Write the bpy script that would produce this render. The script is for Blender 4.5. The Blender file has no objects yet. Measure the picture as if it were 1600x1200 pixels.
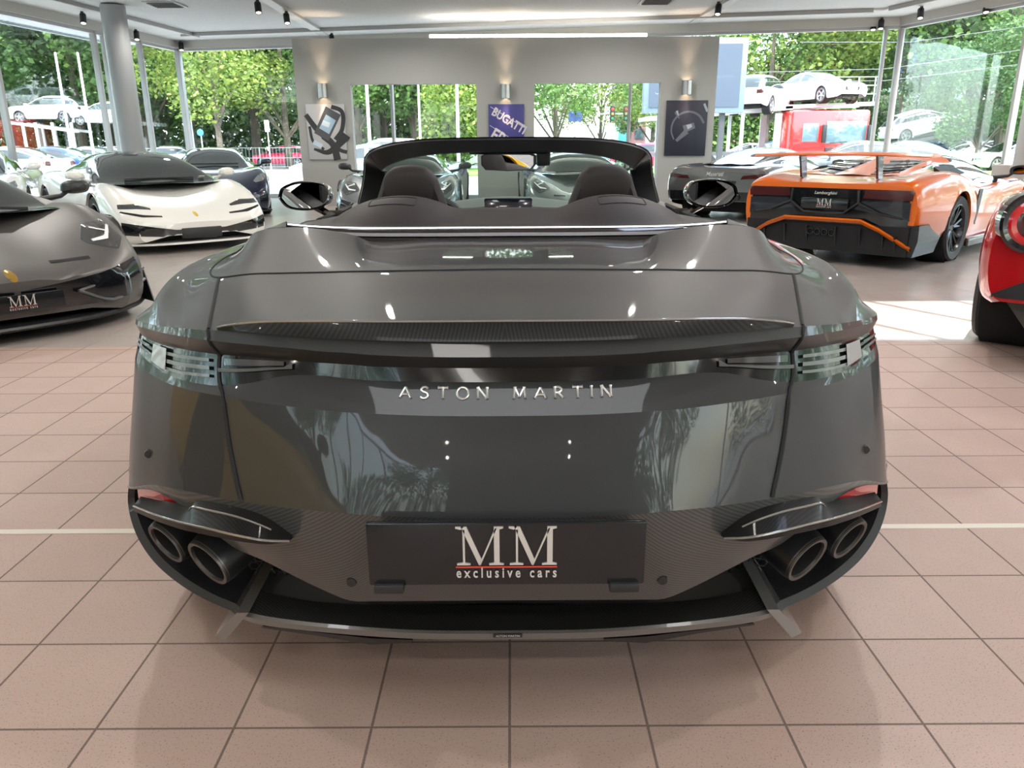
import bpy, bmesh, math, random
from mathutils import Vector, Matrix
from mathutils.bvhtree import BVHTree
random.seed(7)
SC = bpy.context.scene
COL = SC.collection
R = math.radians
# ------------------------------------------------------------------ camera
PITCH, ROLL, FPX, CH = R(17.2), R(0.35), 1200.0, 1.25
_R0 = Vector((1, 0, 0)); _U0 = Vector((0, math.sin(PITCH), math.cos(PITCH))); _F = Vector((0, math.cos(PITCH), -math.sin(PITCH)))
_RR = _R0*math.cos(ROLL) - _U0*math.sin(ROLL); _UU = _R0*math.sin(ROLL) + _U0*math.cos(ROLL)
cd = bpy.data.cameras.new('camera'); cam = bpy.data.objects.new('camera', cd); COL.objects.link(cam)
cd.sensor_fit = 'HORIZONTAL'; cd.sensor_width = 36.0; cd.lens = 36.0*FPX/1600.0; cd.clip_end = 600; cd.clip_start = 0.02
mw = Matrix.Identity(4)
for i in range(3):
    mw[i][0] = _RR[i]; mw[i][1] = _UU[i]; mw[i][2] = -_F[i]
mw[2][3] = CH
cam.matrix_world = mw
SC.camera = cam
def at(x, y, Y):
    d = _F + _RR*((x-800)/FPX) - _UU*((y-600)/FPX)
    return Vector((0, 0, CH)) + d*(Y/d.y)
def atz(x, y, z):
    d = _F + _RR*((x-800)/FPX) - _UU*((y-600)/FPX)
    return Vector((0, 0, CH)) + d*((z-CH)/d.z)
def hp(X, y, d):      # the same for the convertible, measured from its own centre plane
    v = _F + _R0*(X/FPX) - _U0*((y-600)/FPX)
    return Vector((0, 0, CH)) + v*(d/v.y)
# ------------------------------------------------------------------ sky, sun, exposure
w = bpy.data.worlds.new('world'); SC.world = w; w.use_nodes = True
nt = w.node_tree; nt.nodes.clear()
sky = nt.nodes.new('ShaderNodeTexSky'); sky.sky_type = 'NISHITA'; sky.sun_disc = False
sky.sun_elevation = R(50); sky.sun_rotation = R(125); sky.dust_density = 3.0; sky.air_density = 1.0
hz = nt.nodes.new('ShaderNodeMixRGB'); hz.inputs[0].default_value = 0.45; hz.inputs[2].default_value = (3.2, 3.4, 3.6, 1)
bgn = nt.nodes.new('ShaderNodeBackground'); bgn.inputs[1].default_value = 0.95
wo = nt.nodes.new('ShaderNodeOutputWorld')
nt.links.new(sky.outputs[0], hz.inputs[1]); nt.links.new(hz.outputs[0], bgn.inputs[0]); nt.links.new(bgn.outputs[0], wo.inputs[0])
sd = bpy.data.lights.new('sun', 'SUN'); sd.energy = 6.0; sd.angle = R(0.8); sd.color = (1.0, 0.96, 0.9)
sun = bpy.data.objects.new('sun', sd); COL.objects.link(sun)
SUNDIR = Vector((-0.25, -0.45, 1.0)).normalized()
sun.rotation_euler = SUNDIR.to_track_quat('Z', 'Y').to_euler(); sun.location = (30, -20, 60)
SC.view_settings.view_transform = 'Standard'; SC.view_settings.look = 'None'
SC.view_settings.exposure = 1.0; SC.view_settings.gamma = 1.0; SC.view_settings.use_curve_mapping = False
SC.cycles.max_bounces = 8; SC.cycles.transparent_max_bounces = 16
SC.cycles.sample_clamp_indirect = 6.0; SC.cycles.caustics_reflective = False; SC.cycles.caustics_refractive = False
SC.cycles.use_denoising = True
# ------------------------------------------------------------------ materials
MATS = {}
def M(name, col, rough=0.5, metal=0.0, coat=0.0, spec=0.5, emis=None, es=0.0, coat_r=0.03):
    if name in MATS: return MATS[name]
    m = bpy.data.materials.new(name); m.use_nodes = True
    b = m.node_tree.nodes['Principled BSDF']
    b.inputs['Base Color'].default_value = (*col, 1); b.inputs['Roughness'].default_value = rough
    b.inputs['Metallic'].default_value = metal; b.inputs['Coat Weight'].default_value = coat
    b.inputs['Coat Roughness'].default_value = coat_r; b.inputs['Specular IOR Level'].default_value = spec
    if emis: b.inputs['Emission Color'].default_value = (*emis, 1); b.inputs['Emission Strength'].default_value = es
    MATS[name] = m
    return m
def glassmat(name, tint, refl=0.08, dirt=0.0):
    if name in MATS: return MATS[name]
    m = bpy.data.materials.new(name); m.use_nodes = True; n = m.node_tree; n.nodes.clear()
    o = n.nodes.new('ShaderNodeOutputMaterial'); t = n.nodes.new('ShaderNodeBsdfTransparent'); t.inputs[0].default_value = (*tint, 1)
    g = n.nodes.new('ShaderNodeBsdfGlossy'); g.inputs['Roughness'].default_value = 0.02
    lw = n.nodes.new('ShaderNodeLayerWeight'); lw.inputs[0].default_value = 0.35
    mp = n.nodes.new('ShaderNodeMath'); mp.operation = 'MULTIPLY_ADD'; mp.inputs[1].default_value = 0.12; mp.inputs[2].default_value = refl
    mx = n.nodes.new('ShaderNodeMixShader')
    n.links.new(lw.outputs['Fresnel'], mp.inputs[0]); n.links.new(mp.outputs[0], mx.inputs[0])
    n.links.new(t.outputs[0], mx.inputs[1]); n.links.new(g.outputs[0], mx.inputs[2]); n.links.new(mx.outputs[0], o.inputs[0])
    MATS[name] = m
    return m
def noisy(m, c1, c2, scale, detail=3, lo=0.35, hi=0.65, bump=0.0):
    n = m.node_tree; b = n.nodes['Principled BSDF']
    tc = n.nodes.new('ShaderNodeTexCoord'); nz = n.nodes.new('ShaderNodeTexNoise'); nz.inputs['Scale'].default_value = scale; nz.inputs['Detail'].default_value = detail
    cr = n.nodes.new('ShaderNodeValToRGB'); cr.color_ramp.elements[0].position = lo; cr.color_ramp.elements[1].position = hi
    cr.color_ramp.elements[0].color = (*c1, 1); cr.color_ramp.elements[1].color = (*c2, 1)
    n.links.new(tc.outputs['Object'], nz.inputs['Vector']); n.links.new(nz.outputs[0], cr.inputs[0]); n.links.new(cr.outputs[0], b.inputs['Base Color'])
    if bump:
        bp = n.nodes.new('ShaderNodeBump'); bp.inputs['Strength'].default_value = bump; bp.inputs['Distance'].default_value = 0.01
        n.links.new(nz.outputs[0], bp.inputs['Height']); n.links.new(bp.outputs[0], b.inputs['Normal'])
    return m
def tilemat(name, c1, c2, grout, size, ox, oy, rough):
    m = M(name, c1, rough); n = m.node_tree; b = n.nodes['Principled BSDF']
    g = n.nodes.new('ShaderNodeNewGeometry'); mp = n.nodes.new('ShaderNodeMapping'); mp.inputs['Location'].default_value = (ox, oy, 0)
    br = n.nodes.new('ShaderNodeTexBrick'); br.offset = 0.0; br.squash = 1.0
    br.inputs['Scale'].default_value = 1.0; br.inputs['Brick Width'].default_value = size; br.inputs['Row Height'].default_value = size
    br.inputs['Mortar Size'].default_value = 0.0032; br.inputs['Mortar Smooth'].default_value = 0.1; br.inputs['Bias'].default_value = 0
    br.inputs['Color1'].default_value = (*c1, 1); br.inputs['Color2'].default_value = (*c2, 1); br.inputs['Mortar'].default_value = (*grout, 1)
    nz = n.nodes.new('ShaderNodeTexNoise'); nz.inputs['Scale'].default_value = 260; nz.inputs['Detail'].default_value = 1
    cr = n.nodes.new('ShaderNodeValToRGB'); cr.color_ramp.elements[0].position = 0.30; cr.color_ramp.elements[1].position = 0.37
    cr.color_ramp.elements[0].color = (0.5, 0.45, 0.42, 1); cr.color_ramp.elements[1].color = (1, 1, 1, 1)
    n2 = n.nodes.new('ShaderNodeTexNoise'); n2.inputs['Scale'].default_value = 4.0; n2.inputs['Detail'].default_value = 4
    c2n = n.nodes.new('ShaderNodeValToRGB'); c2n.color_ramp.elements[0].color = (0.9, 0.88, 0.88, 1); c2n.color_ramp.elements[1].color = (1.05, 1.04, 1.03, 1)
    mu = n.nodes.new('ShaderNodeMixRGB'); mu.blend_type = 'MULTIPLY'; mu.inputs[0].default_value = 1
    m2 = n.nodes.new('ShaderNodeMixRGB'); m2.blend_type = 'MULTIPLY'; m2.inputs[0].default_value = 1
    n.links.new(g.outputs['Position'], mp.inputs[0]); n.links.new(mp.outputs[0], br.inputs[0]); n.links.new(g.outputs['Position'], nz.inputs[0]); n.links.new(g.outputs['Position'], n2.inputs[0])
    n.links.new(nz.outputs[0], cr.inputs[0]); n.links.new(n2.outputs[0], c2n.inputs[0])
    n.links.new(br.outputs[0], mu.inputs[1]); n.links.new(cr.outputs[0], mu.inputs[2]); n.links.new(mu.outputs[0], m2.inputs[1]); n.links.new(c2n.outputs[0], m2.inputs[2])
    n.links.new(m2.outputs[0], b.inputs['Base Color'])
    bp = n.nodes.new('ShaderNodeBump'); bp.inputs['Strength'].default_value = 0.35; bp.inputs['Distance'].default_value = 0.002; bp.invert = True
    n.links.new(br.outputs['Fac'], bp.inputs['Height']); n.links.new(bp.outputs[0], b.inputs['Normal'])
    rr = n.nodes.new('ShaderNodeMath'); rr.operation = 'MULTIPLY_ADD'; rr.inputs[1].default_value = 0.4; rr.inputs[2].default_value = rough
    n.links.new(br.outputs['Fac'], rr.inputs[0]); n.links.new(rr.outputs[0], b.inputs['Roughness'])
    return m
def carbonmat(name, base=0.030, hi=0.085, scale=330.0):
    m = M(name, (base,)*3, 0.3, 0.2, 1.0); n = m.node_tree; b = n.nodes['Principled BSDF']
    tc = n.nodes.new('ShaderNodeTexCoord'); ab = n.nodes.new('ShaderNodeSeparateXYZ')
    a = n.nodes.new('ShaderNodeMath'); a.operation = 'ABSOLUTE'
    s = n.nodes.new('ShaderNodeMath'); s.operation = 'ADD'
    s2 = n.nodes.new('ShaderNodeMath'); s2.operation = 'SUBTRACT'
    k = n.nodes.new('ShaderNodeMath'); k.operation = 'MULTIPLY'; k.inputs[1].default_value = scale*2.2
    sn = n.nodes.new('ShaderNodeMath'); sn.operation = 'SINE'
    mr = n.nodes.new('ShaderNodeMapRange'); mr.inputs[1].default_value = -0.6; mr.inputs[2].default_value = 0.6
    mx = n.nodes.new('ShaderNodeMixRGB'); mx.inputs[1].default_value = (base*.9, base*.95, base, 1); mx.inputs[2].default_value = (hi*1.02, hi, hi*.96, 1)
    n.links.new(tc.outputs['Object'], ab.inputs[0]); n.links.new(ab.outputs[0], a.inputs[0]); n.links.new(a.outputs[0], s.inputs[0]); n.links.new(ab.outputs[2], s.inputs[1])
    n.links.new(s.outputs[0], s2.inputs[0]); n.links.new(ab.outputs[1], s2.inputs[1]); n.links.new(s2.outputs[0], k.inputs[0]); n.links.new(k.outputs[0], sn.inputs[0])
    n.links.new(sn.outputs[0], mr.inputs[0]); n.links.new(mr.outputs[0], mx.inputs[0]); n.links.new(mx.outputs[0], b.inputs['Base Color'])
    return m
def paint(name, col, metal=0.0, rough=0.3, coat=1.0):
    return M(name, col, rough, metal, coat)
BLACK = M('black gloss', (0.006, 0.007, 0.009), 0.08, 0, 1.0)
DARK = M('dark plastic', (0.012, 0.013, 0.015), 0.45)
VOIDM = M('inner black', (0.004, 0.004, 0.005), 0.8)
RUBBER = M('tyre rubber', (0.018, 0.018, 0.019), 0.65)
CHROME = M('chrome', (0.75, 0.76, 0.78), 0.08, 1.0)
ALU = M('satin alloy', (0.45, 0.46, 0.48), 0.28, 1.0)
DKRIM = M('dark rim', (0.05, 0.052, 0.056), 0.25, 0.8)
WINDOW = M('tinted car glass', (0.018, 0.026, 0.026), 0.04, 0, 1.0)
SILVERLET = M('silver lettering', (0.60, 0.60, 0.58), 0.3, 0.4)
WHITE = M('white print', (0.85, 0.85, 0.83), 0.4)
RED = M('red lens', (0.55, 0.01, 0.015), 0.12, 0, 1.0)
DKRED = M('dark red lens', (0.055, 0.008, 0.010), 0.12, 0, .7)
REDLINE = M('red line', (0.6, 0.06, 0.04), 0.4)
LAMP = M('lamp glass', (0.30, 0.32, 0.34), 0.12, 0.6, 1.0)
LEATHER = M('dark brown leather', (0.020, 0.016, 0.016), 0.6, 0, 0, .3)
PLASTW = M('painted wall', (0.39, 0.395, 0.38), 0.7)
GLASS = glassmat('window glass', (0.93, 0.97, 0.955), 0.02)
# ------------------------------------------------------------------ mesh helpers
def mk(name, vs, fs, mat, parent=None, smooth=True, ang=32, loc=None):
    me = bpy.data.meshes.new(name); me.from_pydata([tuple(v) for v in vs], [], fs); me.validate()
    bm = bmesh.new(); bm.from_mesh(me); bmesh.ops.remove_doubles(bm, verts=bm.verts, dist=0.00005); bmesh.ops.recalc_face_normals(bm, faces=bm.faces); bm.to_mesh(me); bm.free()
    if smooth:
        me.shade_smooth(); me.set_sharp_from_angle(angle=R(ang))
    for m in (mat if isinstance(mat, (list, tuple)) else [mat]): me.materials.append(m)
    o = bpy.data.objects.new(name, me); COL.objects.link(o)
    if parent: o.parent = parent
    if loc: o.location = loc
    return o
class G:                    # gathers shapes into one mesh
    def __init__(s): s.v = []; s.f = []
    def add(s, vs, fs):
        n = len(s.v); s.v += [Vector(v) for v in vs]; s.f += [tuple(i+n for i in f) for f in fs]; return s
    def box(s, c, d, rot=None, bev=0.0):
        bm = bmesh.new(); bmesh.ops.create_cube(bm, size=1)
        for v in bm.verts: v.co = Vector((v.co.x*d[0], v.co.y*d[1], v.co.z*d[2]))
        if bev: bmesh.ops.bevel(bm, geom=bm.edges[:], offset=bev, segments=2, profile=0.5, affect='EDGES')
        Mx = Matrix.Translation(c) @ (rot.to_4x4() if rot else Matrix.Identity(4))
        vs = [Mx @ v.co for v in bm.verts]; fs = [[v.index for v in f.verts] for f in bm.faces]; bm.free()
        return s.add(vs, fs)
    def tube(s, pts, r, n=8, cap=True):
        pts = [Vector(p) for p in pts]; rs = r if isinstance(r, (list, tuple)) else [r]*len(pts); vs = []; fs = []
        up = Vector((0, 0, 1)); t0 = (pts[1]-pts[0]).normalized()
        if abs(t0.dot(up)) > 0.95: up = Vector((1, 0, 0))
        nrm = (up - t0*up.dot(t0)).normalized()
        for i, p in enumerate(pts):
            t = (pts[min(i+1, len(pts)-1)] - pts[max(i-1, 0)]).normalized()
            nrm = (nrm - t*nrm.dot(t)).normalized(); b = t.cross(nrm)
            for k in range(n):
                a = 2*math.pi*k/n; vs.append(p + (nrm*math.cos(a) + b*math.sin(a))*rs[i])
        for i in range(len(pts)-1):
            for k in range(n): fs.append((i*n+k, i*n+(k+1) % n, (i+1)*n+(k+1) % n, (i+1)*n+k))
        if cap: fs.append(tuple(range(n))[::-1]); fs.append(tuple((len(pts)-1)*n+k for k in range(n)))
        return s.add(vs, fs)
    def lathe(s, prof, Mx=Matrix.Identity(4), n=32, closed=False):   # profile (r, h) about z
        vs = []; fs = []
        for k in range(n):
            a = 2*math.pi*k/n
            for r, h in prof: vs.append(Mx @ Vector((r*math.cos(a), r*math.sin(a), h)))
        m = len(prof)
        for k in range(n):
            k2 = (k+1) % n
            for i in range(m-1 if not closed else m): j = (i+1) % m; fs.append((k*m+i, k2*m+i, k2*m+j, k*m+j))
        return s.add(vs, fs)
    def grid(s, rows):
        n = len(rows[0]); vs = [p for r in rows for p in r]
        fs = [(i*n+j, i*n+j+1, (i+1)*n+j+1, (i+1)*n+j) for i in range(len(rows)-1) for j in range(n-1)]
        return s.add(vs, fs)
    def prism(s, poly, a, b, ax=1):     # 2D outline extruded along axis ax from a to b
        def P(p, h): return (h, p[0], p[1]) if ax == 0 else ((p[0], h, p[1]) if ax == 1 else (p[0], p[1], h))
        n = len(poly); vs = [P(p, a) for p in poly] + [P(p, b) for p in poly]
        fs = [tuple(range(n)), tuple(range(n, 2*n))[::-1]] + [(i, (i+1) % n, n+(i+1) % n, n+i) for i in range(n)]
        return s.add(vs, fs)
    def mirror(s):
        n = len(s.v); s.v += [Vector((-v.x, v.y, v.z)) for v in s.v]; s.f += [tuple(i+n for i in f)[::-1] for f in list(s.f)]; return s
    def out(s, name, mat, parent=None, smooth=True, ang=32, loc=None): return mk(name, s.v, s.f, mat, parent, smooth, ang, loc)
def tag(o, label, cat=None, group=None, kind=None):
    if label: o['label'] = label
    if cat: o['category'] = cat
    if group: o['group'] = group
    if kind: o['kind'] = kind
    return o
def struct(o, label=None, cat=None): 
    o['kind'] = 'structure'
    if label: o['label'] = label
    return o
def empty(name, loc=(0, 0, 0), rz=0.0, label=None, cat=None, group=None):
    o = bpy.data.objects.new(name, None); COL.objects.link(o); o.location = loc; o.rotation_euler = (0, 0, rz); o.empty_display_size = 0.2
    return tag(o, label, cat, group)
def dup(o, parent=None):
    c = o.copy(); COL.objects.link(c)
    if parent: c.parent = parent
    for ch in list(o.children): dup(ch, c)
    return c
def cr(pts, sub, sym=False):            # centripetal Catmull-Rom through pts
    P = [Vector(p) for p in pts]; n = len(P)
    if sym: first = Vector((-P[1].x, P[1].y, P[1].z))
    else: first = P[0]*2 - P[1]
    Q = [first] + P + [P[-1]*2 - P[-2]]; out = []
    for i in range(1, n):
        p0, p1, p2, p3 = Q[i-1], Q[i], Q[i+1], Q[i+2]
        k = sub[i-1] if isinstance(sub, (list, tuple)) else sub
        d1 = max((p1-p0).length, 1e-5)**.5; d2 = max((p2-p1).length, 1e-5)**.5; d3 = max((p3-p2).length, 1e-5)**.5
        m1 = (p1-p0)/d1 - (p2-p0)/(d1+d2) + (p2-p1)/d2; m2 = (p2-p1)/d2 - (p3-p1)/(d2+d3) + (p3-p2)/d3
        m1 *= d2; m2 *= d2
        if (p2-p1).length < 1e-5: m1 = m2 = Vector((0,)*len(P[0]))
        for s in range(k):
            t = s/k; t2 = t*t; t3 = t2*t
            out.append(p1*(2*t3-3*t2+1) + m1*(t3-2*t2+t) + p2*(-2*t3+3*t2) + m2*(t3-t2))
    out.append(P[-1]); return out
def resample(pts, n):
    P = [Vector(p) for p in pts]; L = [0]
    for i in range(1, len(P)): L.append(L[-1] + (P[i]-P[i-1]).length)
    out = []; k = 0
    for i in range(n):
        s = L[-1]*i/(n-1)
        while k < len(P)-2 and L[k+1] < s: k += 1
        t = 0 if L[k+1] == L[k] else (s-L[k])/(L[k+1]-L[k]); out.append(P[k].lerp(P[k+1], min(max(t, 0), 1)))
    return out
AX = {'-y': Vector((0, -1, 0)), '+y': Vector((0, 1, 0)), '+z': Vector((0, 0, 1)), '+x': Vector((1, 0, 0)), '-x': Vector((-1, 0, 0))}
def place2(p, axis):
    if axis in ('-y', '+y'): return Vector((p[0], 0, p[1]))
    if axis == '+z': return Vector((p[0], p[1], 0))
    return Vector((0, p[0], p[1]))
def cast(bvh, p, axis, off, fall=None):
    a = AX[axis]; o = place2(p, axis) + a*8.0
    h = bvh.ray_cast(o, -a, 16)
    if h[0] is None: return None if fall is None else place2(p, axis) + a*fall
    return h[0] + a*off
def drape(g, bvh, A, B, axis, off=0.004, n=18, m=5, thick=0.008):
    a = resample([(*p, 0) for p in A], n); b = resample([(*p, 0) for p in B], n); rows = []
    for j in range(m):
        row = []
        for i in range(n):
            q = a[i].lerp(b[i], j/(m-1)); h = cast(bvh, (q.x, q.y), axis, off); row.append(h)
        rows.append(row)
    last = None
    for r in rows:                      # fill the misses from their neighbours
        for i in range(n):
            if r[i] is None:
                c = [r[k] for k in (i-1, i+1) if 0 <= k < n and r[k] is not None]
                q = last[i] if (last and last[i] is not None) else (c[0] if c else None)
                r[i] = q.copy() if q is not None else None
        last = r
    for k in range(len(rows)-1, -1, -1):
        for i in range(n):
            if rows[k][i] is None: rows[k][i] = (rows[k+1][i] if k+1 < len(rows) and rows[k+1][i] is not None else place2((a[i].x, a[i].y), axis)).copy()
    g.grid(rows)
    if thick:
        d = AX[axis]*thick; ring = rows[0] + [r[-1] for r in rows[1:]] + rows[-1][::-1][1:] + [r[0] for r in rows[::-1][1:-1]]
        k = len(ring); g.add(ring + [p - d for p in ring], [(i, (i+1) % k, k+(i+1) % k, k+i) for i in range(k)])
    return g
def drapeline(g, bvh, pts, axis, r=0.0035, off=0.0, n=30, smooth=True):
    P = cr([(*p, 0) for p in pts], 8) if smooth and len(pts) > 2 else [Vector((*p, 0)) for p in pts]
    Q = [cast(bvh, (q.x, q.y), axis, off) for q in resample(P, n)]; Q = [q for q in Q if q is not None]
    if len(Q) > 1: g.tube(Q, r, 6)
    return g
def bvh_of(objs):
    vs = []; fs = []
    for o in objs:
        n = len(vs); vs += [v.co.copy() for v in o.data.vertices]; fs += [tuple(i+n for i in p.vertices) for p in o.data.polygons]
    return BVHTree.FromPolygons(vs, fs)
def textdata(body, size=1.0, ext=0.0, align='CENTER', bold=0.0):
    c = bpy.data.curves.new('t', 'FONT'); c.body = body; c.size = size; c.extrude = ext; c.align_x = align; c.offset = bold; c.resolution_u = 3
    o = bpy.data.objects.new('t', c); COL.objects.link(o); dg = bpy.context.evaluated_depsgraph_get(); dg.update()
    me = bpy.data.meshes.new_from_object(o.evaluated_get(dg)); vs = [v.co.copy() for v in me.vertices]; fs = [tuple(p.vertices) for p in me.polygons]
    bpy.data.objects.remove(o); bpy.data.curves.remove(c); bpy.data.meshes.remove(me)
    return vs, fs
# roman capital M drawn with serifs, 1 high, about 1.1 wide, in x-z, slabs of depth t
def romanM(g, ox, oz, s, y, t, Mx=None):
    polys = [[(.02, 0), (.34, 0), (.34, .035), (.215, .06), (.215, .93), (.165, .93), (.165, .06), (.02, .035)],
             [(0, 1), (0, .965), (.12, .93), (.19, 1)], [(.13, 1), (.26, 1), (.60, .16), (.56, .0), (.54, .0)],
             [(.54, .0), (.58, .0), (.97, .97), (.93, .97)], [(.90, 1), (1.12, 1), (1.12, .965), (1.03, .94), (1.03, .06), (1.13, .035), (1.13, 0), (.78, 0), (.78, .035), (.90, .06)]]
    for p in polys:
        q = G().prism([(ox+a*s, oz+b*s) for a, b in p], y, y+t, 1)
        if Mx: q.v = [Mx @ v for v in q.v]
        g.add(q.v, q.f)
def mmplate(parent, Mx, wd=0.52, ht=0.115, glyph=None):
    """black show plate in its own x-z plane facing -y, with its lettering"""
    pl = empty('number_plate'); pl.parent = parent; pl.matrix_local = Mx
    G().box((0, 0.004, 0), (wd, 0.012, ht), bev=0.004).out('plate_frame', M('plate black', (.010, .011, .013), .2, 0, .25, .35), pl)
    s = ht*0.60; g = G(); romanM(g, -s*1.19, -ht*0.16, s, -0.005, 0.003); romanM(g, s*0.06, -ht*0.16, s, -0.005, 0.003)
    g.out('lettering', SILVERLET, pl, smooth=False)
    G().box((0, -0.0035, -ht*0.195), (s*2.4, 0.002, ht*0.018)).out('red_line', REDLINE, pl, smooth=False)
    vs, fs = textdata('e x c l u s i v e   c a r s', 1.0, 0.01, bold=0.02); x0 = min(v.x for v in vs); x1 = max(v.x for v in vs); k = s*2.38/(x1-x0)
    g = G().add([Vector(((v.x-(x0+x1)/2)*k, -0.0042 - v.z*0.02, v.y*k*1.45 - ht*0.36)) for v in vs], fs); g.out('small_lettering', SILVERLET, pl, smooth=False)
    return pl
# ------------------------------------------------------------------ the showroom
ZC = 3.86; ZB = 3.75
TP = tilemat('terracotta tiles', (0.435, 0.325, 0.278), (0.405, 0.30, 0.256), (0.16, 0.12, 0.105), 0.311, 0.01, -0.182-0.311*10+0.311*20, 0.50)
TG = tilemat('grey tiles', (0.43, 0.39, 0.36), (0.40, 0.36, 0.335), (0.15, 0.13, 0.12), 0.311, 0.01, 0.06, 0.24)
CEILM = noisy(M('ceiling panels', (0.66, 0.65, 0.62), 0.9), (0.60, 0.59, 0.57), (0.70, 0.69, 0.665), 60, 4)
BEAMM = M('beige metal', (0.46, 0.44, 0.40), 0.45, 0.1)
MULLM = M('aluminium section', (0.46, 0.45, 0.44), 0.4, 0.3)
COLM = M('grey column paint', (0.30, 0.31, 0.32), 0.4)
CORNER_L = Vector((-8.44, 21.1, 0)); FRONT_L = Vector((-9.25, 15.36, 0)); CORNER_R = Vector((8.38, 17.9, 0)); FRONT_R = Vector((9.29, 14.7, 0))
LDIR = (FRONT_L-CORNER_L).normalized(); RDIR = (FRONT_R-CORNER_R).normalized()
BACK_L = CORNER_L + LDIR*34.5; BACK_R = CORNER_R + RDIR*15.0; BACK_R2 = Vector((BACK_R.x, BACK_L.y, 0))
ROOM = [CORNER_L, CORNER_R, BACK_R, BACK_R2, BACK_L]
def slab(name, poly, z0, z1, mat): return G().prism([(p.x, p.y) for p in poly], z0, z1, 2).out(name, mat, smooth=False)
def cutpoly(poly, y, keep_above):
    out = []
    for i, p in enumerate(poly):
        q = poly[(i+1) % len(poly)]; a = (p.y > y) == keep_above; b = (q.y > y) == keep_above
        if a: out.append(p)
        if a != b: out.append(p.lerp(q, (y-p.y)/(q.y-p.y)))
    return out
struct(slab('floor', cutpoly(ROOM, 4.92, False), -0.12, 0, TP), 'square terracotta tiles laid in straight rows')
struct(slab('floor_far', cutpoly(ROOM, 4.92, True), -0.12, 0, TG), 'pale grey floor tiles under the cars at the far end')
struct(G().box((0, 2.36, 0.001), (24, 0.03, 0.004)).out('trim_1', M('pale joint strip', (0.62, 0.58, 0.50), 0.5), smooth=False), 'pale expansion strip set across the tiles')
# ceiling with an unseen skylight opening, added to throw the sun patch below
SKX0, SKX1, SKY0, SKY1 = 0.7, 3.4, 3.20, 4.56
g = G()
def swap(poly): return [Vector((p.y, p.x, 0)) for p in poly]
mid_ = cutpoly(cutpoly(ROOM, SKY0, True), SKY1, False)
for piece in (cutpoly(ROOM, SKY1, True), cutpoly(ROOM, SKY0, False), swap(cutpoly(swap(mid_), SKX0, False)), swap(cutpoly(swap(mid_), SKX1, True))):
    g.prism([(p.x, p.y) for p in piece], ZC, ZC+0.12, 2)
struct(g.out('ceiling', CEILM, smooth=False), 'off-white textured ceiling')
g = G()
for x in (SKX0+.5, SKX0+1.3, SKX0+2.0): g.tube([(x, SKY1, ZC+.02), (x+.75, SKY0, ZC+.02)], .022, 6)
struct(g.out('window_7', MULLM, smooth=False), 'slanted bars of the added rooflight, streaking the sun patch')
# dropped edge of the ceiling along the glazing: a band and a beam
def band(name, A, B, w_in, z0, z1, mat, off=0.0):
    d = (B-A).normalized(); n = Vector((-d.y, d.x, 0)); cen = Vector((0, 8, 0))
    if (cen-A).dot(n) < 0: n = -n
    A = A + d*max(off, 0)*.8; B = B - d*max(off, 0)*.8
    return G().prism([tuple(p.xy) for p in (A+n*off, B+n*off, B+n*(off+w_in), A+n*(off+w_in))], z0, z1, 2).out(name, mat, smooth=False)
for i, (A, B) in enumerate(((BACK_L, CORNER_L), (CORNER_L, CORNER_R), (CORNER_R, BACK_R))):
    struct(band('trim_%d' % (i+2), A, B, 0.14+.004*i, ZB-0.10-.003*i, ZC, BEAMM, 0.0), 'beige metal head beam over the glazing')
    struct(band('trim_%d' % (i+5), A, B, 0.95, ZC-0.035-.004*i, ZC-0.003, M('ceiling edge panel', (0.68, 0.66, 0.62), 0.7), 0.14), 'smooth edge panel of the ceiling')
    struct(band('trim_%d' % (i+8), A, B, 0.05, ZC-0.075-.004*i, ZC-0.003, M('spot track', (0.36, 0.35, 0.33), 0.5), 1.09), 'narrow track at the ceiling edge')
# ceiling beams running towards the far wall
cb = []
for x0, y0, x1, y1, w_ in ((430, 5, 520, 60, 0.22), (776, 2, 778, 52, 0.34), (1132, 5, 1052, 50, 0.22)):
    a = atz(x0, y0, ZC); b = atz(x1, y1, ZC); d = (b-a); b = b + d*0.0
    a = b - d.normalized()*26; dn = Vector((d.y, -d.x, 0)).normalized()*w_/2
    cb.append((a, b, dn))
for i, (a, b, dn) in enumerate(cb):
    struct(G().prism([tuple(p.xy) for p in (a-dn, b-dn, b+dn, a+dn)], ZC-0.055 if i != 1 else ZC-0.012, ZC-0.002, 2).out('trim_%d' % (11+i), CEILM if i == 1 else BEAMM, smooth=False), 'flat strip across the ceiling')
# the partition wall with two openings
PY = 17.6
def px_x(x, y): return at(x, y, PY).x
PL, PRX = px_x(457, 80), px_x(1123, 80); PT = 3.44
O1 = (px_x(547, 131), px_x(744, 131)); O2 = (px_x(835, 129), px_x(1033, 127)); OT = at(645, 131, PY).z
g = G()
def wbox(x0, x1, z0, z1): g.box(((x0+x1)/2, PY+0.11, (z0+z1)/2), (x1-x0, 0.22, z1-z0))
wbox(PL, PRX, OT, PT); wbox(PL, O1[0], 0, OT); wbox(O1[1], O2[0], 0, OT); wbox(O2[1], PRX, 0, OT); wbox(O1[0], O1[1], 0, 0.06); wbox(O2[0], O2[1], 0, 0.06)
struct(g.out('wall_partition', PLASTW, smooth=False), 'free-standing white wall with two tall openings')
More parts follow.
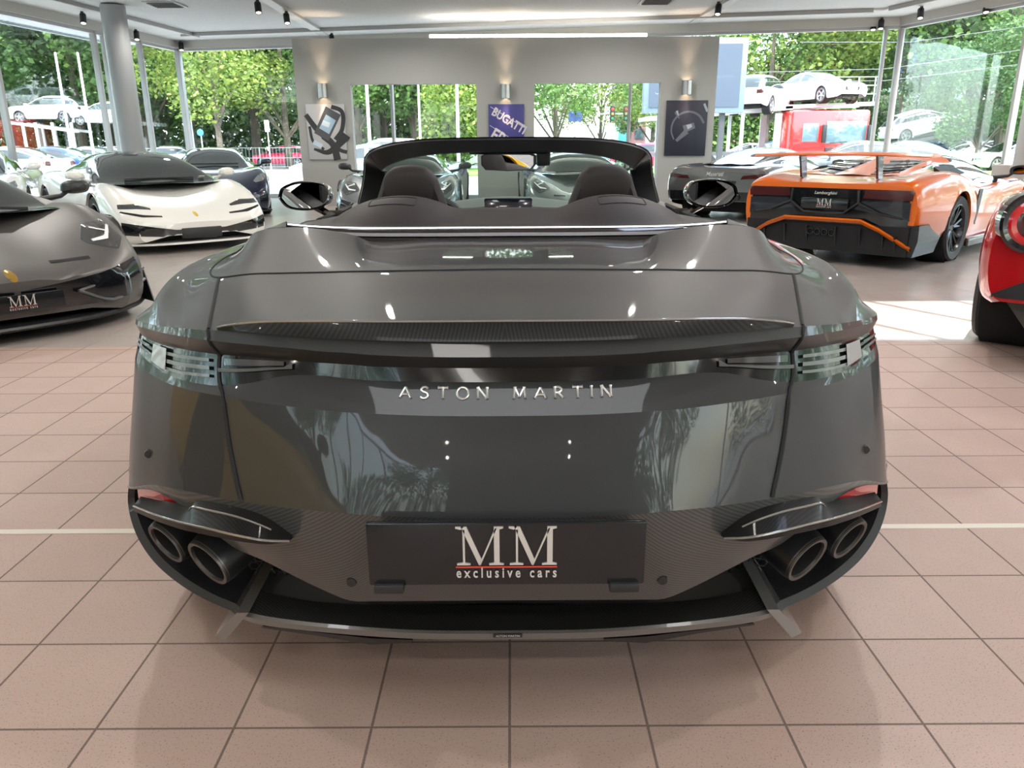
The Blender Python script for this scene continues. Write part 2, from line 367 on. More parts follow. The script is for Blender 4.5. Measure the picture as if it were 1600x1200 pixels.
# glazing: sills, mullions, panes
def glazing(idx, A, B, divs, zt=ZB-0.1, z0=0.0, label='tall showroom glazing'):
    d = (B-A); L = d.length; d.normalize(); n = Vector((-d.y, d.x, 0)); rot = Matrix(((d.x, n.x, 0), (d.y, n.y, 0), (0, 0, 1)))
    root = empty('window_%d' % idx, A, 0, label); root['kind'] = 'structure'
    f = G()
    for s in divs: f.box(d*s + Vector((0, 0, (zt+z0)/2)), (0.07, 0.13, zt-z0), rot, 0.008)
    f.box(d*L/2 + Vector((0, 0, z0+0.05)), (L, 0.12, 0.10), rot); f.box(d*L/2 + Vector((0, 0, zt-0.03)), (L, 0.10, 0.06), rot)
    f.out('window_frame', MULLM, root)
    for i in range(len(divs)-1):
        a = divs[i]; b = divs[i+1]
        G().box(d*(a+b)/2 + Vector((0, 0, (zt+z0)/2)), (b-a-0.06, 0.012, zt-z0-0.1), rot).out('pane', GLASS, root, smooth=False)
LL = (BACK_L-CORNER_L).length
def along(A, B, x, y, z=ZB-0.1):       # distance from A at which a pixel column meets the glazing line A-B
    e = (B-A).normalized(); p = atz(x, y, z); r = Vector((p.x, p.y)); # ray in plan from the origin
    den = e.x*r.y - e.y*r.x; return ((0-A.x)*r.y - (0-A.y)*r.x)/den if abs(den) > 1e-6 else 0
sL = [0, along(CORNER_L, BACK_L, 216, 60), along(CORNER_L, BACK_L, 160, 50)]
glazing(1, CORNER_L, BACK_L, sL + [sL[2]+0.35] + [sL[2]+0.35+2.9*k for k in range(1, 10)] + [LL], label='glazed left side of the showroom')
LB = (CORNER_R-CORNER_L).length
sB = [along(CORNER_L, CORNER_R, x, y) for x, y in ((608, 60), (755, 60), (988, 50))]
glazing(2, CORNER_L, CORNER_R, [0.05]+sB+[LB-0.32, LB], label='glazed far side of the showroom')
LRr = (BACK_R-CORNER_R).length
sR = along(CORNER_R, BACK_R, 1597, 100)
glazing(3, CORNER_R, BACK_R, [0, min(max(sR, 3.0), 6.0)] + [min(max(sR, 3.0), 6.0)+2.9*k for k in range(1, 4)] + [LRr], label='glazed right side of the showroom')
# closed walls behind the camera
def wallseg(name, A, B, lab, z0=0, z1=ZC): return struct(band(name, A, B, 0.15, z0, z1, PLASTW, -0.15), lab)
BM1 = BACK_L.lerp(BACK_R2, .42); BM2 = BACK_L.lerp(BACK_R2, .80)
wallseg('wall_back', BM1, BM2, 'white wall behind the camera')
glazing(5, BACK_L, BM1, [0, 2, 4, 6, 8, (BM1-BACK_L).length], label='glazed left part of the wall behind the camera'); glazing(6, BM2, BACK_R2, [0, 2.4, (BACK_R2-BM2).length], label='glazed right part of the wall behind the camera')

glazing(4, BACK_R+Vector((0, 0, 0)), BACK_R2, [0, 2.6, 5.2, 7.8, 10.4, (BACK_R2-BACK_R).length], label='glazed side wall near the camera')
# columns
def column(x, y, Y, r, lab):
    p = at(x, y, Y); o = G().lathe([(r, 0), (r, ZC-0.03)], n=32).out('column', COLM, loc=(p.x, p.y, 0)); tag(o, lab, 'column'); o['kind'] = 'structure'
column(193, 130, 16.0, 0.225, 'round grey column inside the left glazing')
tag(G().box((0, 0, ZC/2), (0.34, 0.34, ZC-0.04), bev=0.01).out('column_square', M('square column', (0.42, 0.42, 0.42), 0.5), loc=(at(1612, 240, 12.6).x, 12.6, 0)), 'grey square column at the right glazing', 'column')['kind'] = 'structure'
tag(G().box((0, 0, 0.45), (0.5, 0.5, 0.9), bev=0.02).out('pedestal', M('beige pedestal', (0.42, 0.36, 0.33), 0.6), loc=(at(1590, 240, 13.6).x, 13.6, 0)), 'beige box pedestal beside the right glazing', 'pedestal')
# roof canopy outside, corrugated underside
def canopy(name, A, B, wd, z, lab):
    d = (B-A); L = d.length; d.normalize(); n = Vector((-d.y, d.x, 0))
    if (Vector((0, 8, 0))-A).dot(n) > 0: n = -n
    g = G(); N = int(L/0.16)
    rows = []
    for i in range(N+1):
        for t, hh in ((0.0, 0), (0.3, 0.035), (0.7, 0.035), (0.999, 0)):
            if i == N and t > 0: break
            p = A + d*(min(i+t, N)*L/N); rows.append([p + n*0.02 + Vector((0, 0, z+hh)), p + n*wd + Vector((0, 0, z+hh))])
    g.grid(rows); k = len(g.v)
    g.prism([tuple(p.xy) for p in (A, B, B+n*wd, A+n*wd)], z+0.05, z+0.2, 2)
    g.prism([tuple(p.xy) for p in (A+n*wd, B+n*wd, B+n*(wd+.05), A+n*(wd+.05))], z-0.04, z+0.25, 2)
    struct(g.out(name, M('canopy sheet', (0.62, 0.65, 0.68), 0.35, 0.4), smooth=False), lab)
canopy('roof_canopy_left', CORNER_L + Vector((0, 0, 0)), BACK_L, 1.45, ZB+0.02, 'corrugated canopy outside the left glazing')
canopy('roof_canopy_far', CORNER_L, CORNER_R, 0.75, ZB+0.02, 'corrugated canopy outside the far glazing')
canopy('roof_canopy_right', CORNER_R, BACK_R, 0.55, ZB+0.02, 'corrugated canopy outside the right glazing')
# ceiling spots
def spot(loc, rz, label):
    r = empty('ceiling_spotlight', loc, rz, label, 'spotlight', 'black ceiling spotlights')
    G().box((0, 0, -0.02), (0.05, 0.12, 0.04), bev=0.005).out('adapter', DARK, r)
    rot = Matrix.Rotation(R(-28), 3, 'X')
    g = G(); Mx = Matrix.Translation((0, 0.0, -0.13)) @ rot.to_4x4(); g.lathe([(0.001, 0.10), (0.055, 0.10), (0.06, 0.085), (0.06, -0.10), (0.05, -0.11), (0.046, -0.09), (0.001, -0.09)], Mx, 20); g.out('spot_head', DARK, r)
    g = G(); g.lathe([(0.001, -0.0915), (0.044, -0.0915)], Mx, 20); g.out('spot_bulb', M('spot lamp', (0.9, 0.85, 0.75), 0.3, emis=(1, 0.85, 0.62), es=4.0), r, smooth=False)
def spots():
    L = [(128, 18, 'black spotlight second from the left, over the grey wedge-shaped car'), (212, 46, 'black spotlight beside the round grey column'), (282, 64, 'black spotlight in the far left ceiling corner'),
         (402, 0, 'pair-mate black spotlight at the start of the left ceiling strip'), (447, 18, 'lit black spotlight hanging beside the left ceiling strip'), (518, 52, 'small black spotlight just above the partition wall edge, left'),
         (1064, 44, 'black spotlight above the right sconce of the partition wall'), (1123, 3, 'black spotlight beside the right ceiling strip'), (1366, 30, 'left spotlight of the pair by the double corner post'), (1378, 28, 'right spotlight of the pair by the double corner post'),
         (1440, 10, 'black spotlight right of the double corner post'), (1543, 0, 'black spotlight nearest the right picture edge')]
    for x, y, l in L:
        p = atz(x, y, ZC-0.06); spot((p.x, p.y, ZC-0.06), R(20 if x < 800 else -20), l)
spots()
for x, y, l in ((258, 6, 'square grille vent in the ceiling above the white sports car'), (1026, 1, 'ceiling vent above the right opening of the partition')):
    p = atz(x, y, ZC); r = empty('ceiling_vent', (p.x, p.y, ZC-0.002), 0, l, 'vent')
    g = G().box((0, 0, -0.01), (0.62, 0.62, 0.02)); g.out('vent_frame', M('vent frame', (0.42, 0.42, 0.41), 0.5), r, smooth=False)
    g = G()
    for k in range(6): g.box((0, -0.22+k*0.088, -0.026), (0.5, 0.05, 0.008), Matrix.Rotation(R(25), 3, 'X'))
    g.out('grille', M('vent slats', (0.22, 0.22, 0.22), 0.5), r, smooth=False)
# daylight-white ceiling panels above and behind the camera
k = 0
PANEL = M('panel light', (1, 1, 1), 0.5, emis=(1.0, 0.97, 0.92), es=8.0)
for x in (-.9,):
    for y in (-8.5, -5.0):
        r = empty('ceiling_light', (x, y, ZC-0.001), 0, 'flat white ceiling light panel behind the camera, %s one' % ('nearer' if y > -6 else 'farther'), 'ceiling light', 'flat ceiling light panels')
        G().box((0, 0, -0.02), (1.26, 0.66, 0.035), bev=0.004).out('light_frame', BEAMM, r)
        G().box((0, 0, -0.0395), (1.2, 0.60, 0.006)).out('diffuser', PANEL, r, smooth=False)
# small recessed downlights over the far half of the showroom
for i, x in enumerate((-6.2, -2.1, 2.1, 6.2)):
    for j, y in enumerate((5.0, 8.6, 12.2, 15.6, 1.2, -2.4, -6.0, -9.6)):
        r = empty('ceiling_downlight', (x, y, ZC-0.001), 0, 'small round downlight recessed in the ceiling', 'downlight', 'small ceiling downlights')
        G().lathe([(.055, -.004), (.085, -.012), (.09, 0), (.055, 0)], n=24, closed=True).out('ring', MULLM, r)
        ld = bpy.data.lights.new('downlight_lamp', 'SPOT'); ld.energy = 80 if y > 4 else 48; ld.color = (1, .95, .88); ld.spot_size = R(160); ld.spot_blend = .5; ld.shadow_soft_size = .055
        lo = bpy.data.objects.new('downlight_lamp', ld); COL.objects.link(lo); lo.parent = r; lo.location = (0, 0, -.07)
r = empty('ceiling_light', (0, -.75, ZC-0.001), 0, 'unseen ceiling panel added to brighten the dark convertible tail by reflection', 'ceiling light')  # unseen panel, added so its reflection lightens the band behind the name letters
G().box((0, 0, -0.02), (3.3, 1.3, 0.035), bev=0.004).out('light_frame', BEAMM, r); G().box((0, 0, -0.0395), (3.2, 1.2, 0.006)).out('diffuser', M('added panel light', (1, 1, 1), 0.5, emis=(.95, 0.98, 1), es=2.8), r, smooth=False)
# wall lamps on the partition
for x, y, l in ((504, 142, 'left'), (790, 143, 'middle'), (1073.5, 137, 'right')):
    p = at(x, y, PY-0.09); r = empty('wall_lamp', p, 0, 'brushed cylinder up-and-down wall lamp over the %s picture' % {'left': 'watch', 'middle': 'blue lettered', 'right': 'dark steering wheel'}[l], 'wall lamp', 'up-and-down wall lamps')
    G().lathe([(0.10, -0.145), (0.105, -0.14), (0.105, 0.14), (0.10, 0.145), (0.09, 0.13), (0.09, -0.13)], closed=True).out('lamp_body', ALU, r)
    G().box((0, 0.065, 0), (0.06, 0.05, 0.12)).out('bracket', ALU, r)
    G().lathe([(0.001, 0.05), (0.085, 0.05), (0.085, -0.05), (0.001, -0.05)], n=20).out('bulb', M('warm bulb', (1, 0.8, 0.6), 0.4, emis=(1, 0.72, 0.45), es=12), r)
    for s in (1, -1):
        ld = bpy.data.lights.new('lamp_glow', 'SPOT'); ld.energy = 22; ld.color = (1, 0.72, 0.5); ld.spot_size = R(62); ld.spot_blend = 0.9; ld.shadow_soft_size = 0.05
        lo = bpy.data.objects.new('lamp_glow', ld); COL.objects.link(lo); lo.parent = r; lo.location = (0, -0.03, 0.16*s); lo.rotation_euler = (R(180 if s > 0 else 0) + R(6 if s > 0 else -6), 0, 0)
tag(G().box((0, 0, 0.045), (4.6, .08, .05)).out('uplight_strip', M('uplight', (1, 1, 1), .5, emis=(1, .93, .84), es=8.0), loc=(.6, PY+.11, PT), smooth=False), 'light strip lying on top of the partition wall', 'strip light')
# pictures on the partition
def picture(x0, y0, x1, y1, name, lab, col):
    a = at(x0, y0, PY-0.03); b = at(x1, y1, PY-0.03); wd = b.x-a.x; ht = a.z-b.z
    r = empty(name, ((a.x+b.x)/2, PY-0.02, (a.z+b.z)/2), 0, lab, 'picture')
    G().box((0, 0, 0), (wd, 0.035, ht), bev=0.004).out('canvas', M(name+' ground', col, 0.5), r); return r, wd, ht
def strokes(r, name, lines, mat, y=-0.0185):
    g = G()
    for k, (pts, th) in enumerate(lines):
        P = cr([(a, 0, b) for a, b in pts], 6) if len(pts) > 2 else [Vector((a, 0, b)) for a, b in pts]; rows = [[], []]
        ths = th if isinstance(th, (list, tuple)) else [th, th]
        for i, p in enumerate(P):
            t = (P[min(i+1, len(P)-1)]-P[max(i-1, 0)]).normalized(); n = Vector((-t.z, 0, t.x)); q = i/(len(P)-1); hw = (ths[0]*(1-q)+ths[-1]*q)/2
            rows[0].append(p+n*hw+Vector((0, y-0.0002*k, 0))); rows[1].append(p-n*hw+Vector((0, y-0.0002*k, 0)))
        g.grid(rows)
    return g.out(name, mat, r, smooth=False)
INK = M('print black', (0.03, 0.03, 0.035), 0.5)
r, wd, ht = picture(477, 163, 543, 249, 'watch_picture', 'pale grey picture of a wrist watch in black strokes, left on the partition wall', (0.50, 0.50, 0.52))
strokes(r, 'strap_print', [([(-.42, .36), (-.2, .05), (.12, -.26), (.2, -.58)], (.10, .16)), ([(-.3, -.35), (.0, -.42), (.3, -.20), (.42, -.05)], (.05, .22)), ([(-.36, .12), (-.30, -.20), (-.08, -.36)], .06), ([(.14, .52), (.36, .42), (.34, .05), (.18, -.16)], .09), ([(-.10, -.10), (.28, -.38), (.42, -.42)], .08)], INK)
strokes(r, 'dial_print', [([(-.12, -.10), (.18, .44)], (.34, .36))], M('watch case', (0.07, 0.075, 0.09), 0.4), -0.0200)
strokes(r, 'glass_print', [([(-.05, .02), (.12, .30)], (.24, .24))], M('watch dial', (0.30, 0.45, 0.60), 0.4), -0.0212)
strokes(r, 'glint_print', [([(-.02, .12), (.02, .22)], .16), ([(-.30, -.20), (-.12, -.30)], .10)], M('watch highlight', (0.55, 0.68, 0.80), 0.4), -0.0222)
r, wd, ht = picture(763, 163, 819, 249, 'lettered_picture', 'dark blue picture with white slanted lettering, middle of the partition wall', (0.045, 0.045, 0.22))
def slanttext(r, body, s, cx, cz, rot, name, mat, ymin=-0.0186, bold=0.03):
    vs, fs = textdata(body, 1.0, 0, bold=bold); x0 = min(v.x for v in vs); x1 = max(v.x for v in vs); k = s/(x1-x0); Mr = Matrix.Rotation(rot, 3, 'Y')
    G().add([Mr @ Vector(((v.x-(x0+x1)/2)*k, 0, v.y*k*1.25)) + Vector((cx, ymin, cz)) for v in vs], fs).out(name, mat, r, smooth=False)
slanttext(r, 'BUGATTI', 0.80, 0.02, 0.16, R(31), 'lettering', M('poster letters', (0.62, 0.60, 0.66), 0.5))
strokes(r, 'rule_line', [([(-.34, .52), (.39, .09)], .012), ([(-.36, .14), (.39, -.30)], .012)], M('poster letters', (0.6, 0.6, 0.65)))
slanttext(r, 'EB 110', 0.80, -0.02, -0.33, R(31), 'large_lettering', M('poster letters', (0.6, 0.6, 0.65)))
r, wd, ht = picture(1042, 157, 1101, 243, 'cockpit_picture', 'dark navy picture of a steering wheel, right on the partition wall', (0.018, 0.020, 0.040))
strokes(r, 'wheel_print', [([(.36*math.cos(a)+.04, .36*math.sin(a)-.02) for a in [R(20+q*28) for q in range(8)]], (.05, .03)), ([(-.05, -.02), (.18, .06)], (.16, .12)), ([(-.2, -.26), (.02, -.06)], (.06, .12)), ([(-.24, .34), (-.16, .2)], (.08, .02))], M('soft grey print', (0.12, 0.13, 0.17), 0.5))
strokes(r, 'glint_print', [([(.02, .02), (.12, .06)], (.10, .06)), ([(-.22, .36), (-.18, .26)], (.05, .02)), ([(.36, .5), (.44, .34)], .05)], M('pale print', (0.35, 0.42, 0.48), 0.5), -0.0205)
# ------------------------------------------------------------------ the dark convertible
PAINT = M('dark bronze grey paint', (0.034, 0.036, 0.038), 0.42, 0.15, .55, .12)
PAINT.node_tree.nodes['Principled BSDF'].inputs['Coat IOR'].default_value = 1.45
CARBON = carbonmat('carbon weave', .016, .042, 420); CARBONL = carbonmat('light carbon weave', 0.040, 0.070, 330)
HX = -0.012
def convertible():
    car = empty('convertible_car', (0, 0, 0), 0, 'dark bronze-grey open convertible seen from behind with silver name letters across its tail', 'car')
    V = Vector
    side = lambda xs, ys, zs: [V((a, b, c)) for a, b, c in zip(xs, ys, zs)]
    A = [hp(*t) for t in ((0, 374, 2.36), (120, 374, 2.36), (212, 376, 2.34), (236, 367, 2.26), (285, 357, 2.22), (345, 353, 2.21), (392, 360, 2.22), (409, 380, 2.27))] + side((.83, .86, .87), (2.5, 2.7, 2.85), (.957, .95, .945)) \
        + side((.875, .87, .86, .85, .83, .78, .66, .40, 0), (3.0, 3.25, 3.6, 4.15, 4.8, 5.3, 5.62, 5.84, 5.9), (.942, .938, .935, .925, .88, .80, .71, .63, .60))
    B = [hp(*t) for t in ((0, 421, 1.80), (120, 422, 1.80), (212, 423, 1.80), (240, 423, 1.80), (285, 424, 1.80), (345, 425, 1.80), (402, 428, 1.80), (449, 433, 1.83), (492, 433, 1.97))] + side((.895, .91), (2.15, 2.3), (.934, .93)) \
        + side((.918, .918, .91, .90, .905, .88, .75, .45, 0), (2.45, 2.8, 3.45, 4.15, 4.8, 5.3, 5.62, 5.86, 5.93), (.925, .91, .89, .87, .83, .75, .66, .58, .56))
    Cc = [hp(*t) for t in ((0, 464, 1.56), (120, 464, 1.56), (212, 465, 1.56), (245, 465, 1.565), (287, 466, 1.57), (345, 467, 1.58), (402, 468, 1.60), (452, 470, 1.65), (508, 471, 1.76))] + side((.875, .915), (1.92, 2.1), (.905, .888)) \
        + side((.942, .94, .915, .91, .93, .905, .78, .46, 0), (2.3, 2.75, 3.45, 4.15, 4.8, 5.3, 5.64, 5.88, 5.95), (.87, .85, .83, .81, .78, .70, .61, .54, .52))
    D = [hp(*t) for t in ((0, 507, 1.33), (120, 507, 1.332), (212, 508, 1.34), (245, 508, 1.347), (290, 509, 1.365), (345, 511, 1.39), (400, 513, 1.425), (460, 513, 1.48), (515, 509, 1.57), (555, 503, 1.69), (579, 494, 1.80))] \
        + side((.948, .953, .925, .92, .94, .92, .79, .47, 0), (2.15, 2.72, 3.45, 4.15, 4.8, 5.3, 5.65, 5.89, 5.96), (.835, .80, .78, .76, .73, .66, .57, .50, .48))
    Ee = [hp(*t) for t in ((0, 558, 1.31), (120, 557, 1.313), (212, 553, 1.323), (245, 550, 1.332), (290, 547, 1.35), (345, 541, 1.378), (400, 536, 1.413), (462, 529, 1.47), (515, 521, 1.56), (555, 512, 1.68), (580, 502, 1.795))] \
        + side((.954, .957, .93, .925, .945, .925, .79, .47, 0), (2.15, 2.72, 3.45, 4.15, 4.8, 5.3, 5.65, 5.90, 5.965), (.815, .78, .76, .74, .71, .64, .55, .48, .46))
    Ff = [hp(*t) for t in ((0, 575, 1.375), (120, 574, 1.378), (212, 571, 1.388), (245, 568, 1.395), (290, 565, 1.41), (345, 560, 1.435), (400, 555, 1.46), (448, 551, 1.50), (508, 542, 1.585), (546, 532, 1.69), (573, 515, 1.797))] \
        + side((.948, .955, .93, .925, .945, .925, .79, .47, 0), (2.15, 2.72, 3.45, 4.15, 4.8, 5.3, 5.65, 5.90, 5.965), (.80, .765, .745, .725, .70, .62, .53, .46, .44))
    Gg = [hp(*t) for t in ((0, 597, 1.365), (120, 596, 1.37), (212, 593, 1.383), (245, 590, 1.39), (290, 585, 1.405), (345, 585, 1.42), (395, 595, 1.435), (446, 600, 1.47), (508, 590, 1.55), (551, 568, 1.665), (577, 538, 1.78))] \
        + side((.957, .96, .935, .93, .95, .93, .79, .47, 0), (2.15, 2.72, 3.45, 4.15, 4.8, 5.3, 5.65, 5.91, 5.97), (.78, .745, .73, .71, .685, .60, .51, .44, .42))
    Hh = [hp(*t) for t in ((0, 650, 1.30), (120, 649, 1.304), (212, 645, 1.316), (245, 643, 1.323), (290, 639, 1.338), (345, 632, 1.362), (395, 625, 1.39), (446, 616, 1.435), (503, 604, 1.515), (549, 586, 1.635), (581, 556, 1.765))] \
        + side((.97, .972, .945, .94, .96, .94, .80, .47, 0), (2.15, 2.72, 3.45, 4.15, 4.8, 5.3, 5.65, 5.91, 5.97), (.74, .71, .69, .67, .65, .56, .47, .41, .39))
    I1 = [hp(*t) for t in ((0, 685, 1.293), (120, 684, 1.297), (212, 680, 1.309), (245, 678, 1.317), (290, 675, 1.331), (345, 670, 1.355), (394, 665, 1.383), (440, 660, 1.425), (500, 652, 1.50), (550, 640, 1.615), (585, 620, 1.755))] \
        + side((.978, .978, .95, .945, .965, .945, .80, .47, 0), (2.15, 2.72, 3.45, 4.15, 4.8, 5.3, 5.65, 5.91, 5.97), (.66, .65, .62, .60, .58, .50, .42, .37, .35))
    I2 = [hp(*t) for t in ((0, 745, 1.268), (120, 743, 1.272), (212, 740, 1.286), (245, 738, 1.294), (290, 735, 1.309), (345, 730, 1.334), (392, 726, 1.363), (434, 721, 1.403), (500, 711, 1.48), (553, 700, 1.595), (590, 690, 1.745))] \
        + side((.984, .98, .955, .95, .97, .945, .80, .47, 0), (2.15, 2.72, 3.45, 4.15, 4.8, 5.3, 5.65, 5.91, 5.97), (.56, .55, .50, .48, .46, .40, .35, .31, .30))
    J = [hp(*t) for t in ((0, 810, 1.25), (120, 808, 1.253), (212, 804, 1.265), (245, 801, 1.272), (290, 797, 1.288), (345, 791, 1.315), (390, 785, 1.345), (432, 779, 1.385), (500, 764, 1.46), (553, 754, 1.575), (592, 752, 1.735))] \
        + side((.982, .975, .95, .95, .97, .94, .79, .46, 0), (2.15, 2.72, 3.45, 4.15, 4.8, 5.3, 5.64, 5.90, 5.96), (.46, .42, .36, .35, .34, .30, .26, .24, .23))
    K = [hp(*t) for t in ((0, 938, 1.33), (120, 938, 1.333), (212, 938, 1.34), (245, 937, 1.345), (288, 920, 1.365), (335, 897, 1.39), (382, 873, 1.42), (430, 851, 1.455), (492, 800, 1.50), (545, 764, 1.60), (590, 757, 1.74))]
    for row, dd_ in ((Hh, .025), (I1, .020), (I2, .023), (J, .023)):
        for q_ in range(9): row[q_] = V((0, 0, CH)) + (row[q_]-V((0, 0, CH)))*((row[q_].y+dd_*(1 if q_ < 7 else .5))/row[q_].y)
    subs = [5, 4, 3, 3, 4, 4, 5, 5, 5, 5] + [8, 14, 12, 12, 12, 12, 6, 6, 5]
    def hrow(r): return cr(r, subs[:len(r)-1], sym=True)
    H = {k: hrow(v) for k, v in dict(A=A, B=B, C=Cc, D=D, E=Ee, F=Ff, G=Gg, H=Hh, I1=I1, I2=I2, J=J).items()}
    sh = []
    def arch(rows):
        for r in rows:
            for p in r:
                for yc, rad in ((2.2, .385), (5.0, .375)):
                    dy = p.y-yc
                    if abs(dy) < rad and p.x > 0.6:
                        zt = .345 + math.sqrt(rad*rad-dy*dy)
                        if p.z < zt: p.z = zt; p.x = max(p.x, .955)
        return rows
    def group(names, sub): 
        cols = len(H[names[0]]); out = []
        cs = [cr([H[n][j] for n in names], sub) if len(names) > 2 else [H[names[0]][j].lerp(H[names[1]][j], q/sub) for q in range(sub+1)] for j in range(cols)]
        return [[c[i] for c in cs] for i in range(len(cs[0]))]
    def both(rows): return [[V((-p.x, p.y, p.z)) for p in r[:0:-1]] + list(r) for r in rows]
    g = G()
    for names, sub in ((('A', 'B', 'C', 'D'), 7), (('D', 'E'), 3), (('E', 'F'), 3)): g.grid(both(arch(group(names, sub))))
    band = arch(group(('F', 'G'), 8)); gb = G(); ncol = sum(subs[:10])
    gb.grid(both([r[:ncol+1] for r in band])); g.grid([r[ncol:] for r in band]); g.grid([[V((-p.x, p.y, p.z)) for p in r[ncol:]] for r in band])
    for names, sub in ((('G', 'H'), 5), (('H', 'I1', 'I2', 'J'), 7)): g.grid(both(arch(group(names, sub))))
    # sill and lower side, from the bottom row down
    Jr = H['J'][ncol:]; low = []
    for p in Jr:
        z = .13 if p.y < 5.3 else .13 + .02*(p.y-5.3); low.append(V((p.x*.965, p.y if p.y > 2.6 else p.y, z)))
    mid = [a.lerp(b, .5) + V((.006, 0, 0)) for a, b in zip(Jr, low)]
    lo = [[p.copy() for p in Jr], mid, low]
    k0 = next(i for i, p in enumerate(Jr) if p.y > 2.56)
    lo2 = arch([[p.copy() for p in r[k0:]] for r in lo]); g.grid(lo2); g.grid([[V((-p.x, p.y, p.z)) for p in r] for r in lo2])
    # the rim of the exhaust opening that sweeps down to the diffuser, and its inner wall
    rim = [H['J'][ncol]] + [hp(*t) for t in ((594, 778, 1.75), (590, 805, 1.74), (578, 838, 1.715), (553, 875, 1.675), (517, 907, 1.635), (475, 933, 1.60), (432, 952, 1.57))]
    rim = cr(rim, 5); fw1 = []; fw2 = []; inn = []; deep = []
    for i, p in enumerate(rim):
        t = i/(len(rim)-1); fw1.append(p + V((.022, .06, .0)) if t < .5 else p + V((.02, .07, -.002)))
        q = V((min(.985, p.x + .05 + .02*t), 1.84 - 0.0*t, p.z)); fw2.append(q if p.x > .7 else V((p.x+.05, p.y+.25, max(p.z-.03, .14))))
        inn.append(p + V((-.016, .004, .014*min(1, t*3)))); deep.append(V((p.x*.90-.04*t, p.y+.26, p.z+.05*t)))
    g.grid([fw2, fw1, rim, inn]); g.grid([[V((-p.x, p.y, p.z)) for p in r] for r in (fw2, fw1, rim, inn)])
    # bonnet
    Ar = H['A']; ks = [i for i, p in enumerate(Ar) if p.y > 4.15]; rows = []
    for i in ks[::2]+[ks[-1]]:
        e = Ar[i]; y0 = e.y
        rows.append([V((e.x*q/8, y0 + 0.02*(1-(q/8)**2), e.z + .045*(1-(q/8)**2)*min(1, e.x))) for q in range(-8, 9)])
    g.grid(rows)
    shell = g.out('body_shell', PAINT, car, ang=13)
    lb = gb.out('light_band', M('smoked lens', (.006, .007, .008), .12, 0, .35, .3), car)
    bvh = bvh_of([shell, lb])
    # carbon valance
    Hj = [p.copy() for p in H['J'][:ncol+1]]; Hk = cr(K, subs[:10], sym=True)
    rows = [[a.lerp(b, q/8) + V((0, -.012*math.sin(math.pi*q/8), 0)) for a, b in zip(Hj, Hk)] for q in range(9)]
    rows.append([p + V((0, .05, .012)) for p in Hk])
    va = G().grid(both(rows)).out('rear_valance', CARBONL, car, ang=30)
    bv2 = bvh_of([va])
    # dark inside of the openings
    for s in (1, -1):
        g = G(); g.grid([[V((p.x*s, p.y, p.z)) for p in r] for r in (inn, deep)]); g.out('opening_lining', M('lining gloss', (0.02, 0.021, 0.023), 0.25, 0, 0.6), car)
    g = G(); top = [p + V((0, .05, .012)) for p in Hk]; bk = [V((p.x*.97, max(p.y+.30, 1.72), p.z+.03)) for p in Hk]; bk2 = [V((p.x*.97, max(p.y+.30, 1.72), min(p.z+.02, .27 + max(0, p.x-.46)*.50))) for p in Hk]
    g.grid(both([top, bk, bk2])); g.out('opening_back', VOIDM, car)
    # honeycomb mesh beside the tailpipes
    for s in (1, -1):
        g = G()
        for r_ in range(6):
            for c in range(11):
                x = .34+c*.026+(r_ % 2)*.013; z = .265+r_*.021; y = 1.61 + .12*(x-.33)
                pts = [V((s*(x+.0125*math.cos(a)), y, z+.0105*math.sin(a))) for a in [k*math.pi/3 for k in range(6)]]
                g.tube(pts+[pts[0]], .0022, 4, cap=False)
        tag(g.out('honeycomb_grille', M('grille black', (0.022, 0.023, 0.025), 0.5), car), None)
    # wheels
    for s in (1, -1):
        for yc, rr in ((2.2, .355), (5.0, .345)): wheel(car, (s*.835, yc, rr), rr, .29, 'multi', DKRIM, s)
    G().box((0, 3.85, .22), (1.3, 3.4, .12)).box((0, 3.85, .32), (1.1, 3.6, .16)).out('underbody', VOIDM, car)
    for s in (1, -1):
        for yc in (2.2, 5.0):
            Mx = Matrix.Translation((s*.60, yc, .35)) @ Matrix.Rotation(R(90*s), 4, 'Y'); g = G(); g.lathe([(.385, .35), (.385, 0), (.001, 0)], Mx, 32); g.out('wheel_arch_liner', VOIDM, car)
    # panel gaps
    gap = G()
    P_ = lambda X, y, d: hp(X, y, d)
    for s in (1, -1):
        pts = [hp(449, 434, 1.83), hp(453, 455, 1.73), hp(460, 488, 1.58), hp(464, 512, 1.49), hp(464, 528, 1.472), hp(460, 540, 1.475), hp(450, 551, 1.49), hp(449, 575, 1.485), hp(446, 600, 1.47), hp(446, 617, 1.435), hp(442, 640, 1.43), hp(436, 680, 1.42), hp(427, 730, 1.40), hp(418, 784, 1.37)]
        top = cr([(s*p.x, p.y) for p in [hp(449, 434, 1.83), hp(453, 455, 1.73), hp(460, 488, 1.58), hp(463, 509, 1.50)]][:] and [V((s*p.x, p.y, 0)) for p in pts[:4]], 6)
        q = [cast(bvh, (p.x, p.y), '+z', 0.0005) for p in top]; gap.tube([p for p in q if p], .0038, 6)
        low_ = cr([V((s*p.x, p.z, 0)) for p in pts[3:]], 5); q = [cast(bvh, (p.x, p.y), '-y', 0.0005) for p in resample(low_, 46)]; gap.tube([p for p in q if p], [.0042]*20 + [.0055]*(len([p for p in q if p])-20), 6)
        # corner lobe seam
        pts = [hp(407, 372, 2.3), hp(435, 384, 2.25), hp(455, 402, 2.12), hp(463, 422, 1.98), hp(456, 433, 1.87), hp(440, 432, 1.83), hp(405, 426, 1.81), hp(345, 425, 1.80), hp(240, 423, 1.80), hp(120, 422, 1.80), hp(0, 421, 1.80)]
        q = [cast(bvh, (p.x, p.y), '+z', 0.0003) for p in cr([V((s*p.x, p.y, 0)) for p in pts], 6)]; gap.tube([p for p in q if p], .0024, 6)
    gap.out('panel_gap', VOIDM, car)
